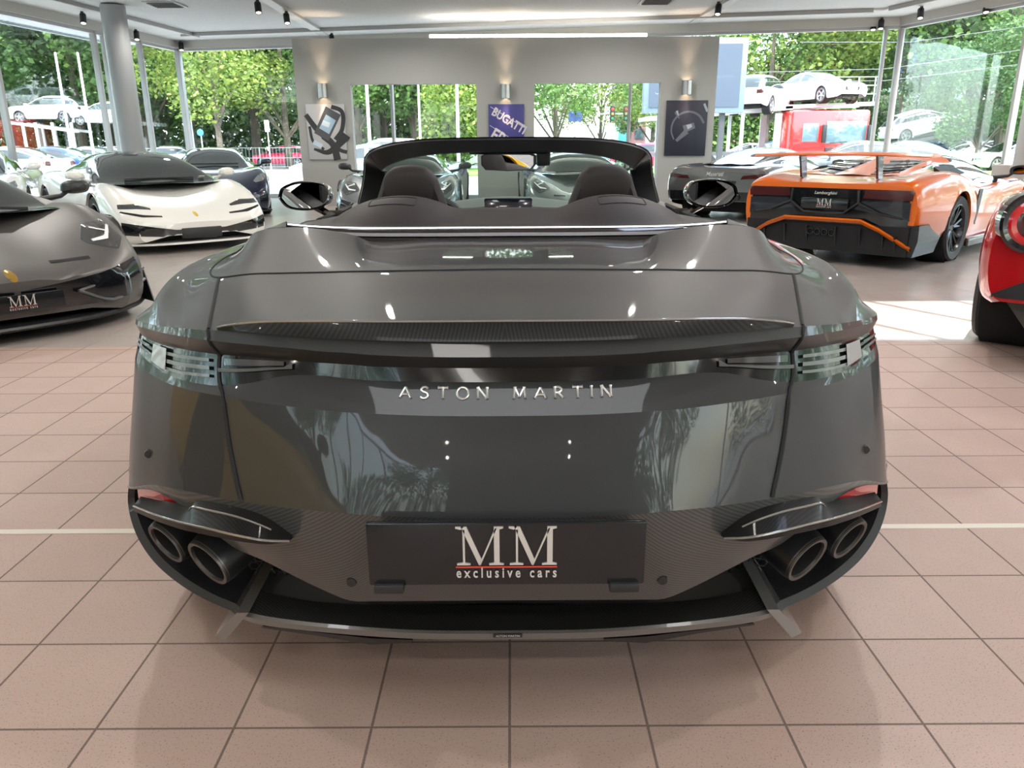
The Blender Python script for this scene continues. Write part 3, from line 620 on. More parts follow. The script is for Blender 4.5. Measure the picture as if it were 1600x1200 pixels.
    # tail lamp details lying in the light band
    def bandpt(u, v, off):
        j = u*(len(band[0][:ncol+1])-1); j0 = int(min(j, ncol-1)); f = j-j0; i = v*8; i0 = int(min(i, 7)); fi = i-i0
        p = band[i0][j0].lerp(band[i0][j0+1], f).lerp(band[i0+1][j0].lerp(band[i0+1][j0+1], f), fi)
        n = (band[8][j0]-band[0][j0]).cross(band[0][min(j0+1, ncol)]-band[0][j0]); n.normalize()
        if n.y > 0: n = -n
        return p + n*off
    def px2u(X):      # column parameter from the pixel offset along the band
        best = min(range(ncol+1), key=lambda j: abs(pjX(band[4][j])-X)); return best/ncol
    def pjX(p):
        v = p - V((0, 0, CH)); return v.x/v.dot(_F)*FPX
    def strip(g, X0, X1, v0a, v0b, v1a, v1b, off):
        u0, u1 = px2u(X0), px2u(X1); n = 14
        g.grid([[bandpt(u0+(u1-u0)*i/n, (v0a+(v1a-v0a)*i/n), off) for i in range(n+1)], [bandpt(u0+(u1-u0)*i/n, (v0b+(v1b-v0b)*i/n), off) for i in range(n+1)]])
    SL = M('lamp slat', (0.13, 0.135, 0.14), 0.4, 0.2, .4); SD = M('lamp slat dim', (0.06, 0.062, 0.065), 0.4, 0.1, .3)
    for s in (1, -1):
        lamp = empty('tail_lamp'); lamp.parent = car
        def O(g, nm, m):
            if s < 0: g.v = [V((-v.x, v.y, v.z)) for v in g.v]
            return g.out(nm, m, lamp)
        for a, b, c_, d_ in ((.16, .26, .20, .32), (.40, .52, .46, .60), (.66, .75, .74, .84)):
            gg = G(); strip(gg, 462, 538, a, b, c_, d_, .006); O(gg, 'lamp_slat', SL)
        gg = G(); strip(gg, 530, 551, .08, .86, .06, .80, .008); O(gg, 'lamp_reflector', M('lamp reflector', (0.30, 0.31, 0.32), 0.4, 0.2, .5))
        for a, b in ((.2, .34), (.48, .62)):
            gg = G(); strip(gg, 555, 572, a, b, a, b, .006); O(gg, 'lamp_slat', SD)
        gg = G(); strip(gg, 345, 445, .50, .62, .44, .56, .005); O(gg, 'inner_slat', SD)
        gg = G(); strip(gg, 338, 350, .15, .60, .50, .62, .005); O(gg, 'inner_slat', SD)
        gg = G(); strip(gg, 350, 440, .12, .40, .12, .34, .004); O(gg, 'inner_reflector', M('inner lens', (0.05, 0.055, 0.06), 0.15, 0.2, 1.0))
    # name letters across the band
    def letters(word, sp, g, cx0):
        S = {'A': ([[(0, 0), (.5, 1), (1, 0)], [(.2, .34), (.8, .34)]], 1.0), 'S': ([[(.72, .86), (.5, 1), (.2, .93), (.1, .74), (.3, .57), (.6, .45), (.72, .25), (.58, .06), (.3, 0), (.05, .12)]], .8),
             'T': ([[(0, .97), (.9, .97)], [(.45, .97), (.45, 0)]], .9), 'O': ([[(.5+.5*math.cos(a), .5+.5*math.sin(a)) for a in [k*math.pi/8 for k in range(17)]]], 1.05),
             'N': ([[(0, 0), (0, 1)], [(0, 1), (.8, 0)], [(.8, 0), (.8, 1)]], .85), 'M': ([[(0, 0), (.12, 1)], [(.12, 1), (.5, .12)], [(.5, .12), (.9, 1)], [(.9, 1), (1.02, 0)]], 1.05),
             'R': ([[(0, 0), (0, 1)], [(0, .98), (.35, .98), (.58, .76), (.35, .5), (0, .5)], [(.28, .5), (.72, 0)]], .75), 'I': ([[(0, 0), (0, 1)]], .12)}
        x = 0; items = []
        for ch in word:
            if ch == ' ': x += sp*1.9; continue
            ls, wd = S[ch]; items.append((x, ls)); x += wd + sp
        tot = x - sp; return items, tot
    items, tot = letters('ASTON MARTIN', .78, None, 0)
    za = hp(0, 632, 1.31).z; zt = hp(0, 607, 1.35).z; xw = hp(168, 619, 1.335).x; hh = zt-za; k = 2*xw/tot
    rows_ = []
    for x, ls in items:
        g = G()
        for l in ls:
            P = resample(cr([V((a, b, 0)) for a, b in l], 6) if len(l) > 3 else [V((a, b, 0)) for a, b in l], 2*len(l)+8 if len(l) > 2 else 7)
            th = .0022; fl = []
            for i, p in enumerate(P):
                X_ = (x+p.x)*k - xw; Z_ = za + p.y*hh; h = cast(bvh, (X_, Z_), '-y', .0022)
                if h: fl.append(h)
            n_ = len(fl); g.tube(fl, [th*(1.5 if i in (0, n_-1) and len(l) < 5 else 1.0) for i in range(n_)], 6)
        o = g.out('name_letter', M('polished letter', (.80, .80, .80), .32, .75), car)
    # rear spoiler lip in carbon
    top = [(0, 505, 1.325), (120, 505, 1.328), (220, 504.5, 1.338), (300, 503.5, 1.362), (380, 504, 1.405), (435, 509, 1.452), (450, 512, 1.467)]
    bot = [(0, 534, 1.298), (120, 533, 1.302), (220, 530, 1.315), (300, 526, 1.343), (380, 519, 1.392), (435, 514, 1.448), (450, 513, 1.466)]
    T = cr([hp(*t)+V((0, 0, .004)) for t in top], 6, sym=True); B_ = cr([hp(*t) for t in bot], 6, sym=True)
    Tb = [p + V((0, .055, -.008)) for p in T]; Tb = [V((p.x, p.y, (cast(bvh, (p.x, p.y), '+z', -.002) or p).z)) for p in Tb]
    Bb = [p + V((0, .03, 0)) for p in B_]; Tm = [a.lerp(b, .12) + V((0, -.003, .0)) for a, b in zip(T, B_)]
    G().grid(both([Tb, [p+V((0, .006, .0015)) for p in T], T, Tm, B_, Bb])).out('spoiler_lip', carbonmat('black carbon weave', .005, .014, 420), car, ang=50)
    bb = MATS['black carbon weave'].node_tree.nodes['Principled BSDF']; bb.inputs['Coat Weight'].default_value = .15; bb.inputs['Specular IOR Level'].default_value = .2; MATS['light carbon weave'].node_tree.nodes['Principled BSDF'].inputs['Coat Weight'].default_value = .45; bb.inputs['Roughness'].default_value = .45
    g = G(); g.tube(both([T])[0], .0022, 6); g.out('lip_glint', M('painted edge glint', (.22, .21, .20), .2, .3, 1), car)  # pale tube standing in for the highlight along the lip edge
    # high brake light bar and its chrome upper edge
    t0 = [(0, 356, 2.41), (150, 356, 2.41), (250, 355, 2.40), (310, 352, 2.38), (343, 349, 2.36)]
    b0 = [(0, 375, 2.362), (150, 375, 2.362), (250, 372, 2.36), (310, 360, 2.36), (343, 353, 2.35)]
    T0 = cr([hp(*t) for t in t0], 8, sym=True); B0 = cr([hp(*t)+V((0, 0, -.004)) for t in b0], 8, sym=True)
    G().grid(both([T0, [a.lerp(b, .45)+V((0, -.006, .003)) for a, b in zip(T0, B0)], B0, [p+V((0, .01, -.03)) for p in B0]])).out('cowl_trim', BLACK, car)
    g = G(); g.tube(both([T0])[0], .0050, 8); g.out('chrome_edge', CHROME, car)
    bl = [a.lerp(b, .42)+V((0, -.009, .004)) for a, b in zip(T0, B0)][:19]; bl2 = [a.lerp(b, .62)+V((0, -.009, .002)) for a, b in zip(T0, B0)][:19]
    G().grid(both([bl, bl2])).out('brake_light', M('brake light lens', (0.30, 0.31, 0.34), 0.12, 0.3, 1.0), car)
    # leather tonneau with two humps
    def tz(x, y):
        z0 = 1.010 + .034*min(1, max(0, (y-2.42)/.3))*(1-min(1, abs(x)/.75)**2)
        dx = (abs(x)-.375)/.215; dy = (y-2.63)/.21; r2 = dx*dx + dy*dy
        hump = .062*max(0, 1-min(1, (abs(dx)**2.2+abs(dy)**2.4)))**1.1
        return z0 + hump - .02*max(0, abs(x)-.55)/.2
    rows = []
    for j in range(23):
        t = j/22; row = []
        for i in range(61):
            s_ = -1+2*i/60; tt = abs(s_)*(len(T0)-1); i0 = int(min(tt, len(T0)-2)); base = T0[i0].lerp(T0[i0+1], tt-i0)
            xx = base.x*(1 if s_ > 0 else -1); yend = 2.78 - .0*abs(s_); y = base.y + (yend-base.y)*t; row.append(V((xx, y, max(tz(xx, y), 0) if j else base.z+.002)))
        rows.append(row)
    rows.append([p+V((0, .01, -.10)) for p in rows[-1]])
    tn = G().grid(rows).out('tonneau_cover', LEATHER, car, ang=45); bt = bvh_of([tn])
    for s in (1, -1):
        ed = [V((abs(r_[60].x)*s, r_[60].y, r_[60].z)) for r_ in rows[:-1]]; As = [V((p.x*s, p.y, p.z+.001)) for p in H['A'] if p.x > .60 and p.y < 2.95]
        ea, ab = resample(ed, 18), resample(As, 18)
        G().grid([[a.lerp(b, t) + V((0, 0, .012*math.sin(math.pi*t))) for t in [q/6 for q in range(7)]] for a, b in zip(ea, ab)]).out('side_deck', PAINT, car)
    for s in (1, -1):
        g = G(); cx, cy, a, b = s*.375, 2.585, .075, .045
        loop = [(cx + a*max(-1, min(1, 1.35*math.cos(q))), cy + b*max(-1, min(1, 1.35*math.sin(q)))) for q in [k*math.pi/20 for k in range(41)]]
        q = [cast(bt, p, '+z', 0) for p in loop]; g.tube([p for p in q if p], .0022, 6); g.out('recess_seam', VOIDM, car)
        # seat with its shaped head section
        seat = empty('seat'); seat.parent = car
        prof = [(-.19, .62), (-.17, .93), (-.142, 1.02), (-.112, 1.10), (-.092, 1.15), (-.062, 1.178), (-.03, 1.186), (.03, 1.186), (.062, 1.178), (.092, 1.15), (.112, 1.10), (.142, 1.02), (.17, .93), (.19, .62)]
        pr = cr([V((a, b, 0)) for a, b in prof], 4)
        def lay(y, sc, dz): return [V((s*.352+p.x*sc, y+.12, (p.y-.62)*sc+.62+dz)) for p in pr]
        rings = [lay(2.735, .80, 0), lay(2.715, .93, -.0), lay(2.73, .985, 0), lay(2.76, 1, 0), lay(2.80, .98, 0), lay(2.83, .90, -.004)]
        g = G(); n = len(pr)
        for a_, b_ in zip(rings, rings[1:]): g.grid([a_, b_])
        g.add(rings[-1], [tuple(range(n))]); g.out('seat_back', LEATHER, seat, ang=60)
        g = G(); inner = lay(2.737, .80, 0); g.add(inner, [tuple(range(n))]); g.out('seat_back_panel', M('leather panel', (0.028, 0.024, 0.026), 0.5), seat)
        g = G(); g.tube(lay(2.735, .805, 0), .0045, 6); g.out('seat_piping', VOIDM, seat)
        G().box((s*.345, 3.05, .62), (.5, .55, .16), bev=.05).out('seat_cushion', LEATHER, seat)
    # cabin tub, dashboard, screen, steering wheel
    G().box((0, 3.35, .33), (1.5, 1.5, .05)).box((.76, 3.35, .62), (.10, 1.6, .55), bev=.03).box((-.76, 3.35, .62), (.10, 1.6, .55), bev=.03).box((0, 2.88, .80), (1.40, .06, .36), bev=.02).out('cabin_tub', M('cabin trim', (0.03, 0.027, 0.027), 0.6), car)
    g = G(); rows = []
    for (y, z) in ((3.80, .60), (3.80, .90), (3.83, .955), (3.92, .985), (4.05, .985), (4.22, .955)):
        rows.append([V((x, y + .05*abs(x)**2, z + (.02*math.cos(x*6) if z > .9 else 0) - .03*max(0, abs(x)-.55))) for x in [(-.78+1.56*i/30) for i in range(31)]])
    g.grid(rows); g.out('dashboard', M('dash grey green', (0.13, 0.145, 0.14), 0.6), car)
    G().box((-.0, 3.74, .965), (.23, .03, .10), Matrix.Rotation(R(-8), 3, 'X'), .008).out('centre_screen', M('screen dark', (0.012, 0.018, 0.035), 0.12, 0, 1), car)
    g = G(); Mx = Matrix.Translation((-.345, 3.52, .86)) @ Matrix.Rotation(R(68), 4, 'X')
    g.tube([Mx @ V((.175*math.cos(a), .175*math.sin(a), 0)) for a in [k*math.pi/16 for k in range(33)]], .015, 8)
    g.tube([Mx @ V((-.17, 0, 0)), Mx @ V((.17, 0, 0))], .014); g.tube([Mx @ V((0, 0, 0)), Mx @ V((0, -.17, 0))], .014); g.out('steering_wheel', M('wheel leather', (0.01, 0.012, 0.015), 0.4), car)
    # windscreen: header, pillars, glass, inner mirror
    hd = [(0, 1.288, 3.40), (.18, 1.287, 3.405), (.38, 1.281, 3.42), (.52, 1.262, 3.45), (.60, 1.235, 3.49), (.632, 1.205, 3.53), (.655, 1.15, 3.62), (.70, 1.07, 3.78), (.76, .985, 3.98), (.80, .93, 4.14)]
    Pt = cr([V((a, c, b)) for a, b, c in hd], 6, sym=True); Pt = both([Pt])[0]; rows = [[] for _ in range(9)]
    ew = M('header trim', (0.006, 0.0065, 0.008), 0.45, 0, .15, .3)
    for i, p in enumerate(Pt):
        q = min(1, abs(p.x)/.62); q = q**3; t = (Pt[min(i+1, len(Pt)-1)]-Pt[max(i-1, 0)]).normalized(); nrm = V((1, 0, 0)).cross(t) if False else t.cross(V((0, 1, 0))); 
        if nrm.z < 0 and abs(p.x) < .6: nrm = -nrm
        if abs(p.x) >= .6 and nrm.x*p.x < 0: nrm = -nrm
        nrm.normalize()
        th = .058*(1-q)+.10*q; dp = .10
        sec = [(0, -.01), (0, .0), (-.012, -.028), (-th, -.020), (-th-.004, .0), (-th, .03), (-.03, dp), (-.004, dp), (0, -.01)]
        for k2, (a_, b_) in enumerate(sec): rows[k2].append(p + nrm*a_ + V((0, b_, 0)))
    G().grid(rows).out('windscreen_frame', ew, car, ang=40)
    G().grid([[Pt[i] + V((0, .07, -.012)) for i in range(len(Pt))], [V((Pt[i].x*.99 if abs(Pt[i].x) < .79 else Pt[i].x, 4.20 + .22*(1-(Pt[i].x/.82)**2), .94)) for i in range(len(Pt))]]).out('windscreen', glassmat('windscreen glass', (0.70, 0.83, 0.78), 0.03), car)
    for s in (-1, 1):
        ws = G(); ws.tube([V((s*.79, 3.95, .955)), V((s*.83, 3.75, .93)), V((s*.845, 3.5, .93))], [.02, .03, .02])
        ws.out('quarter_trim', DARK, car)
    mir = empty('inner_mirror'); mir.parent = car
    c = V((0.0, 3.44, 1.185)); n_ = V((-.19, -1, -.045)).normalized(); rot = n_.to_track_quat('-Y', 'Z').to_matrix()
    outl = [(-.118, .026), (-.118, -.012), (-.10, -.033), (0, -.038), (.10, -.033), (.118, -.012), (.118, .026), (.10, .033), (0, .034), (-.10, .033)]
    g = G().prism(outl, 0, .035, 1); g.v = [rot @ v + c for v in g.v]; g.out('mirror_housing', DARK, mir)
    g = G().prism([(a*.95, b*.9) for a, b in outl], -.003, .001, 1); g.v = [rot @ v + c for v in g.v]; g.out('mirror_glass', M('mirror silver', (0.8, 0.82, 0.83), 0.01, 1.0), mir, smooth=False)
    G().tube([c+V((0, .03, .03)), c+V((0, .06, .09))], .014).out('mirror_stem', DARK, mir)
    G().box((.0, 3.50, 1.235), (.34, .10, .035), bev=.012).box((.155, 3.49, 1.205), (.06, .05, .075), bev=.01).out('sensor_housing', DARK, car)
    # door mirrors
    for s in (1, -1):
        dm = empty('door_mirror'); dm.parent = car
        c = V((s*.945, 3.66, 1.035)); ring = cr([V((a, b, 0)) for a, b in [(-.115, -.005), (-.10, .035), (-.04, .062), (.04, .064), (.10, .05), (.122, .012), (.112, -.03), (.06, -.058), (-.03, -.062), (-.085, -.045), (-.115, -.005)]], 4)
        g = G(); rows = [[c + V((-s*p.x*k1, y, p.y*k1)) for p in ring] for k1, y in ((.90, .012), (.93, -.02), (1.0, -.026), (1.03, .02), (.95, .08), (.65, .125), (.1, .14))]; g.grid(rows); g.out('mirror_housing', BLACK, dm)
        g = G(); yaw = Matrix.Rotation(R(-13*s), 3, 'Z') @ Matrix.Rotation(R(3), 3, 'X'); g.add([c + yaw @ V((-s*p.x*.88, -.006, p.y*.86)) for p in ring[:-1]], [tuple(range(len(ring)-1))]); g.out('mirror_glass', M('mirror silver', (0.8, 0.82, 0.83), 0.01, 1.0), dm, smooth=False)
        G().tube([c+V((-s*.03, .05, -.05)), c+V((-s*.09, .05, -.085)), V((s*.80, 3.74, .94))], [.02, .018, .024]).out('mirror_arm', BLACK, dm)
    # strakes over the tailpipes, reflectors, tailpipes
    for s in (1, -1):
        up = [hp(*t) for t in ((338, 841, 1.325), (375, 822, 1.33), (420, 805, 1.355), (470, 793, 1.40), (492, 789, 1.43), (500, 797, 1.45), (540, 792, 1.52), (582, 783, 1.65))]
        fr = [hp(*t) for t in ((340, 843, 1.32), (375, 842, 1.29), (420, 834, 1.30), (470, 822, 1.345), (488, 818, 1.365), (505, 814, 1.385), (542, 803, 1.46), (584, 787, 1.61))]
        dn = [hp(*t) for t in ((340, 844, 1.322), (375, 848, 1.295), (420, 843, 1.305), (470, 833, 1.35), (488, 829, 1.37), (505, 825, 1.39), (542, 813, 1.465), (584, 795, 1.615))]
        bkk = [p + V((-.01, .10, -.012)) for p in [hp(*t) for t in ((340, 845, 1.325), (375, 848, 1.33), (420, 843, 1.36), (470, 833, 1.40), (488, 829, 1.42), (505, 825, 1.44), (542, 813, 1.50), (584, 796, 1.62))]]
        g = G(); g.grid([cr(r_, 5) for r_ in ([p+V((0, .03, .004)) for p in up], up, fr, dn, bkk)])
        if s < 0: g.v = [V((-v.x, v.y, v.z)) for v in g.v]
        g.out('rear_strake', MATS['black carbon weave'] if 'black carbon weave' in MATS else CARBON, car, ang=40)
        for E_ in (cr(fr, 5), cr(up, 5)[4:24]):
            g = G(); g.tube([V((p.x*s, p.y-.001, p.z)) for p in E_], .0024, 6); g.out('strake_glint', MATS['painted edge glint'], car)  # thin pale tubes painted as glints along the strake edges
        g = G(); ra = [hp(*t) for t in ((500, 769, 1.485), (520, 765, 1.52), (550, 760, 1.59), (579, 757, 1.69))]; rb = [hp(*t) for t in ((498, 785, 1.50), (520, 786, 1.54), (550, 784, 1.61), (577, 775, 1.71))]
        g.grid([cr(ra, 5), cr(rb, 5), [p+V((0, .06, -.01)) for p in cr(rb, 5)]])
        if s < 0: g.v = [V((-v.x, v.y, v.z)) for v in g.v]
        g.out('red_reflector', RED, car)
        tips = ((468, 877, 1.49, .050), (534, 846, 1.575, .046))
        for (X_, y_, d_, rr) in tips:
            c = hp(X_, y_, d_); c.x *= s; ax = V((s*.52, -.82, -.30)).normalized(); q = V((0, 0, 1)).rotation_difference(ax).to_matrix()
            Mx = Matrix.Translation(c) @ q.to_4x4() @ Matrix.Diagonal((1.0, 1.12, 1, 1))
            g = G(); g.lathe([(rr+.001, -.30), (rr+.006, -.02), (rr+.003, -.001)], Mx, 36); g.out('tailpipe', M('pipe black', (0.025, 0.027, 0.03), 0.3, .5), car)
            g = G(); g.lathe([(rr+.004, -.006), (rr+.002, .003), (rr-.005, .002), (rr-.006, -.004)], Mx, 36); g.out('tailpipe_tip', M('tip steel', (0.11, 0.105, 0.10), 0.4, .8), car)
            g = G(); g.lathe([(rr-.006, -.004), (rr-.008, -.22), (.001, -.22)], Mx, 24); g.out('tailpipe_bore', VOIDM, car)
    # diffuser blade with its end fins
    zt_ = lambda X, y, d: hp(X, y, d)
    f1 = [hp(*t) for t in ((0, 945, 1.50), (150, 945, 1.50), (300, 938, 1.51), (370, 925, 1.53), (388, 918, 1.55))]
    f2 = [hp(*t) for t in ((0, 985, 1.40), (150, 983, 1.402), (300, 971, 1.415), (385, 959, 1.44), (418, 950, 1.47))]
    f3 = [hp(*t) for t in ((0, 990, 1.394), (150, 988, 1.396), (300, 977, 1.409), (388, 966, 1.432), (424, 956, 1.462))]
    f4 = [hp(*t) for t in ((0, 999, 1.398), (150, 997, 1.40), (300, 985, 1.413), (385, 974, 1.436), (418, 964, 1.466))]
    f5 = [p + V((0, .22, .004)) for p in f4]
    G().grid(both([cr(r_, 6, sym=True) for r_ in (f1, f2)])).out('diffuser_blade', carbonmat('blade weave', .010, .055, 300), car, ang=35)
    G().grid(both([cr(r_, 6, sym=True) for r_ in (f2, f3, f4, f5)])).out('blade_lip', M('blade edge grey', (.12, .115, .11), .3, .2, 1), car, ang=35)
    for s in (1, -1):
        a = [hp(405, 955, 1.435), hp(424, 955, 1.462), hp(459, 992, 1.50), hp(443, 999, 1.475)]
        b = [p + V((.0, .24, .01)) for p in a]
        g = G(); g.add([p for p in a+b], [(0, 1, 2, 3), (4, 5, 6, 7)[::-1], (0, 1, 5, 4), (1, 2, 6, 5), (2, 3, 7, 6), (3, 0, 4, 7)])
        if s < 0: g.v = [V((-v.x, v.y, v.z)) for v in g.v]
        g.out('diffuser_fin', M('blade edge grey', (.12, .115, .11), .3, .2, 1), car, smooth=False)
        g = G(); u = [hp(*t) for t in ((150, 999, 1.43), (215, 996, 1.44), (300, 986, 1.45), (385, 976, 1.47))]; dd = [hp(*t) for t in ((150, 1003, 1.45), (215, 1006, 1.455), (300, 991, 1.465), (385, 979, 1.475))]
        g.grid([u, dd, [p+V((0, .12, .0)) for p in dd]])
        if s < 0: g.v = [V((-v.x, v.y, v.z)) for v in g.v]
        g.out('lower_diffuser', M('diffuser black', (0.012, 0.012, 0.013), 0.4), car)
    c = hp(0, 993, 1.391); G().box(c, (.062, .004, .009), bev=.0015).out('blade_badge', DARK, car)
    vs, fs = textdata('ASTON MARTIN', 1.0, 0.0); x0 = min(v.x for v in vs); x1 = max(v.x for v in vs); kk = .050/(x1-x0)
    G().add([V(((v.x-(x0+x1)/2)*kk, c.y-.0024, c.z-.002+v.y*kk)) for v in vs], fs).out('blade_badge_letters', SILVERLET, car, smooth=False)
    # plate, clips, sensors
    pt = hp(0, 815, 1.236); pb = hp(0, 912, 1.238); pc = (pt+pb)/2; wd = 2*hp(217, 862, 1.237).x; ht = (pt-pb).length
    pl = mmplate(car, Matrix.Translation((pc.x, pc.y-.002, pc.z)), wd, ht)
    for s in (1, -1): G().box((s*.215, -.001, -ht*.5-.004), (.055, .018, .018), bev=.003).out('plate_clip', DARK, pl)
    G().box((0, .035, 0), (wd*.7, .06, ht*.6)).out('plate_mount', DARK, pl)
    for s in (1, -1):
        h = cast(bv2, (s*hp(243, 908, 1.32).x, hp(243, 908, 1.32).z), '-y', .001)
        if h: G().lathe([(.001, .004), (.009, .004), (.0105, 0), (.0105, -.01)], Matrix.Translation(h) @ Matrix.Rotation(R(90), 4, 'X'), 20).out('parking_sensor', DARK, car)
        h = cast(bvh, (s*hp(562, 708, 1.6).x, hp(562, 708, 1.6).z), '-y', .001)
        if h: G().lathe([(.001, .003), (.009, .003), (.0105, 0), (.0105, -.01)], Matrix.Translation(h) @ Matrix.Rotation(R(90), 4, 'X') , 20).out('parking_sensor', DARK, car)
    car.location = (HX, 0, 0)
    return car
WHEELC = {}
def wheel(parent, loc, r, wd, style, rimmat, s=1):
    key = (round(r, 3), round(wd, 3), style, rimmat.name)
    if key not in WHEELC:
        hw = wd/2; ri = r*.74
        t = G().lathe([(ri, -hw*.9), (r*.93, -hw), (r*.985, -hw*.85), (r, -hw*.55), (r, hw*.55), (r*.985, hw*.85), (r*.93, hw), (ri, hw*.9)], n=40)
        rim = G().lathe([(ri+.004, hw*.9), (ri-.01, hw*.93), (ri-.02, hw*.80), (ri-.035, hw*.2), (ri-.03, -hw*.8), (ri, -hw*.9)], n=40)
        rim.lathe([(.001, hw*.62), (.05, hw*.62), (.07, hw*.45), (.07, 0)], n=20)
        n = {'multi': 10, 'five': 5, 'y': 7}[style]
        for k in range(n):
            a = 2*math.pi*k/n; wsp = .022 if style == 'multi' else .045
            if style == 'five' or style == 'multi':
                rt = Matrix.Rotation(a, 3, 'Z'); rim.box(rt @ Vector(((.04+ri)/2, 0, hw*.58)), (ri-.04, wsp, .03), rt, .006)
            else:
                for da in (-.18, .18):
                    p0 = Vector((.05*math.cos(a), .05*math.sin(a), hw*.55)); p1 = Vector(((ri-.02)*math.cos(a+da), (ri-.02)*math.sin(a+da), hw*.72)); rim.tube([p0, p1], [.02, .014], 6)
        disc = G().lathe([(.001, -.01), (ri*.80, -.01), (ri*.80, .01), (.001, .01)], n=28)
        WHEELC[key] = (t, rim, disc)
        WHEELC[key] = [mk_me(t, RUBBER, 'tyre'), mk_me(rim, rimmat, 'rim'), mk_me(disc, M('brake disc', (0.2, 0.2, 0.2), .35, .9), 'brake_disc')]
    e = empty('wheel', loc); e.rotation_euler = (0, R(90 if s > 0 else -90), 0); e.parent = parent
    for n_, me in zip(('tyre', 'rim', 'brake_disc'), WHEELC[key]):
        o = bpy.data.objects.new(n_, me); COL.objects.link(o); o.parent = e
    return e
def mk_me(g, mat, nm):
    o = g.out(nm, mat); me = o.data; bpy.data.objects.remove(o); return me
convertible()
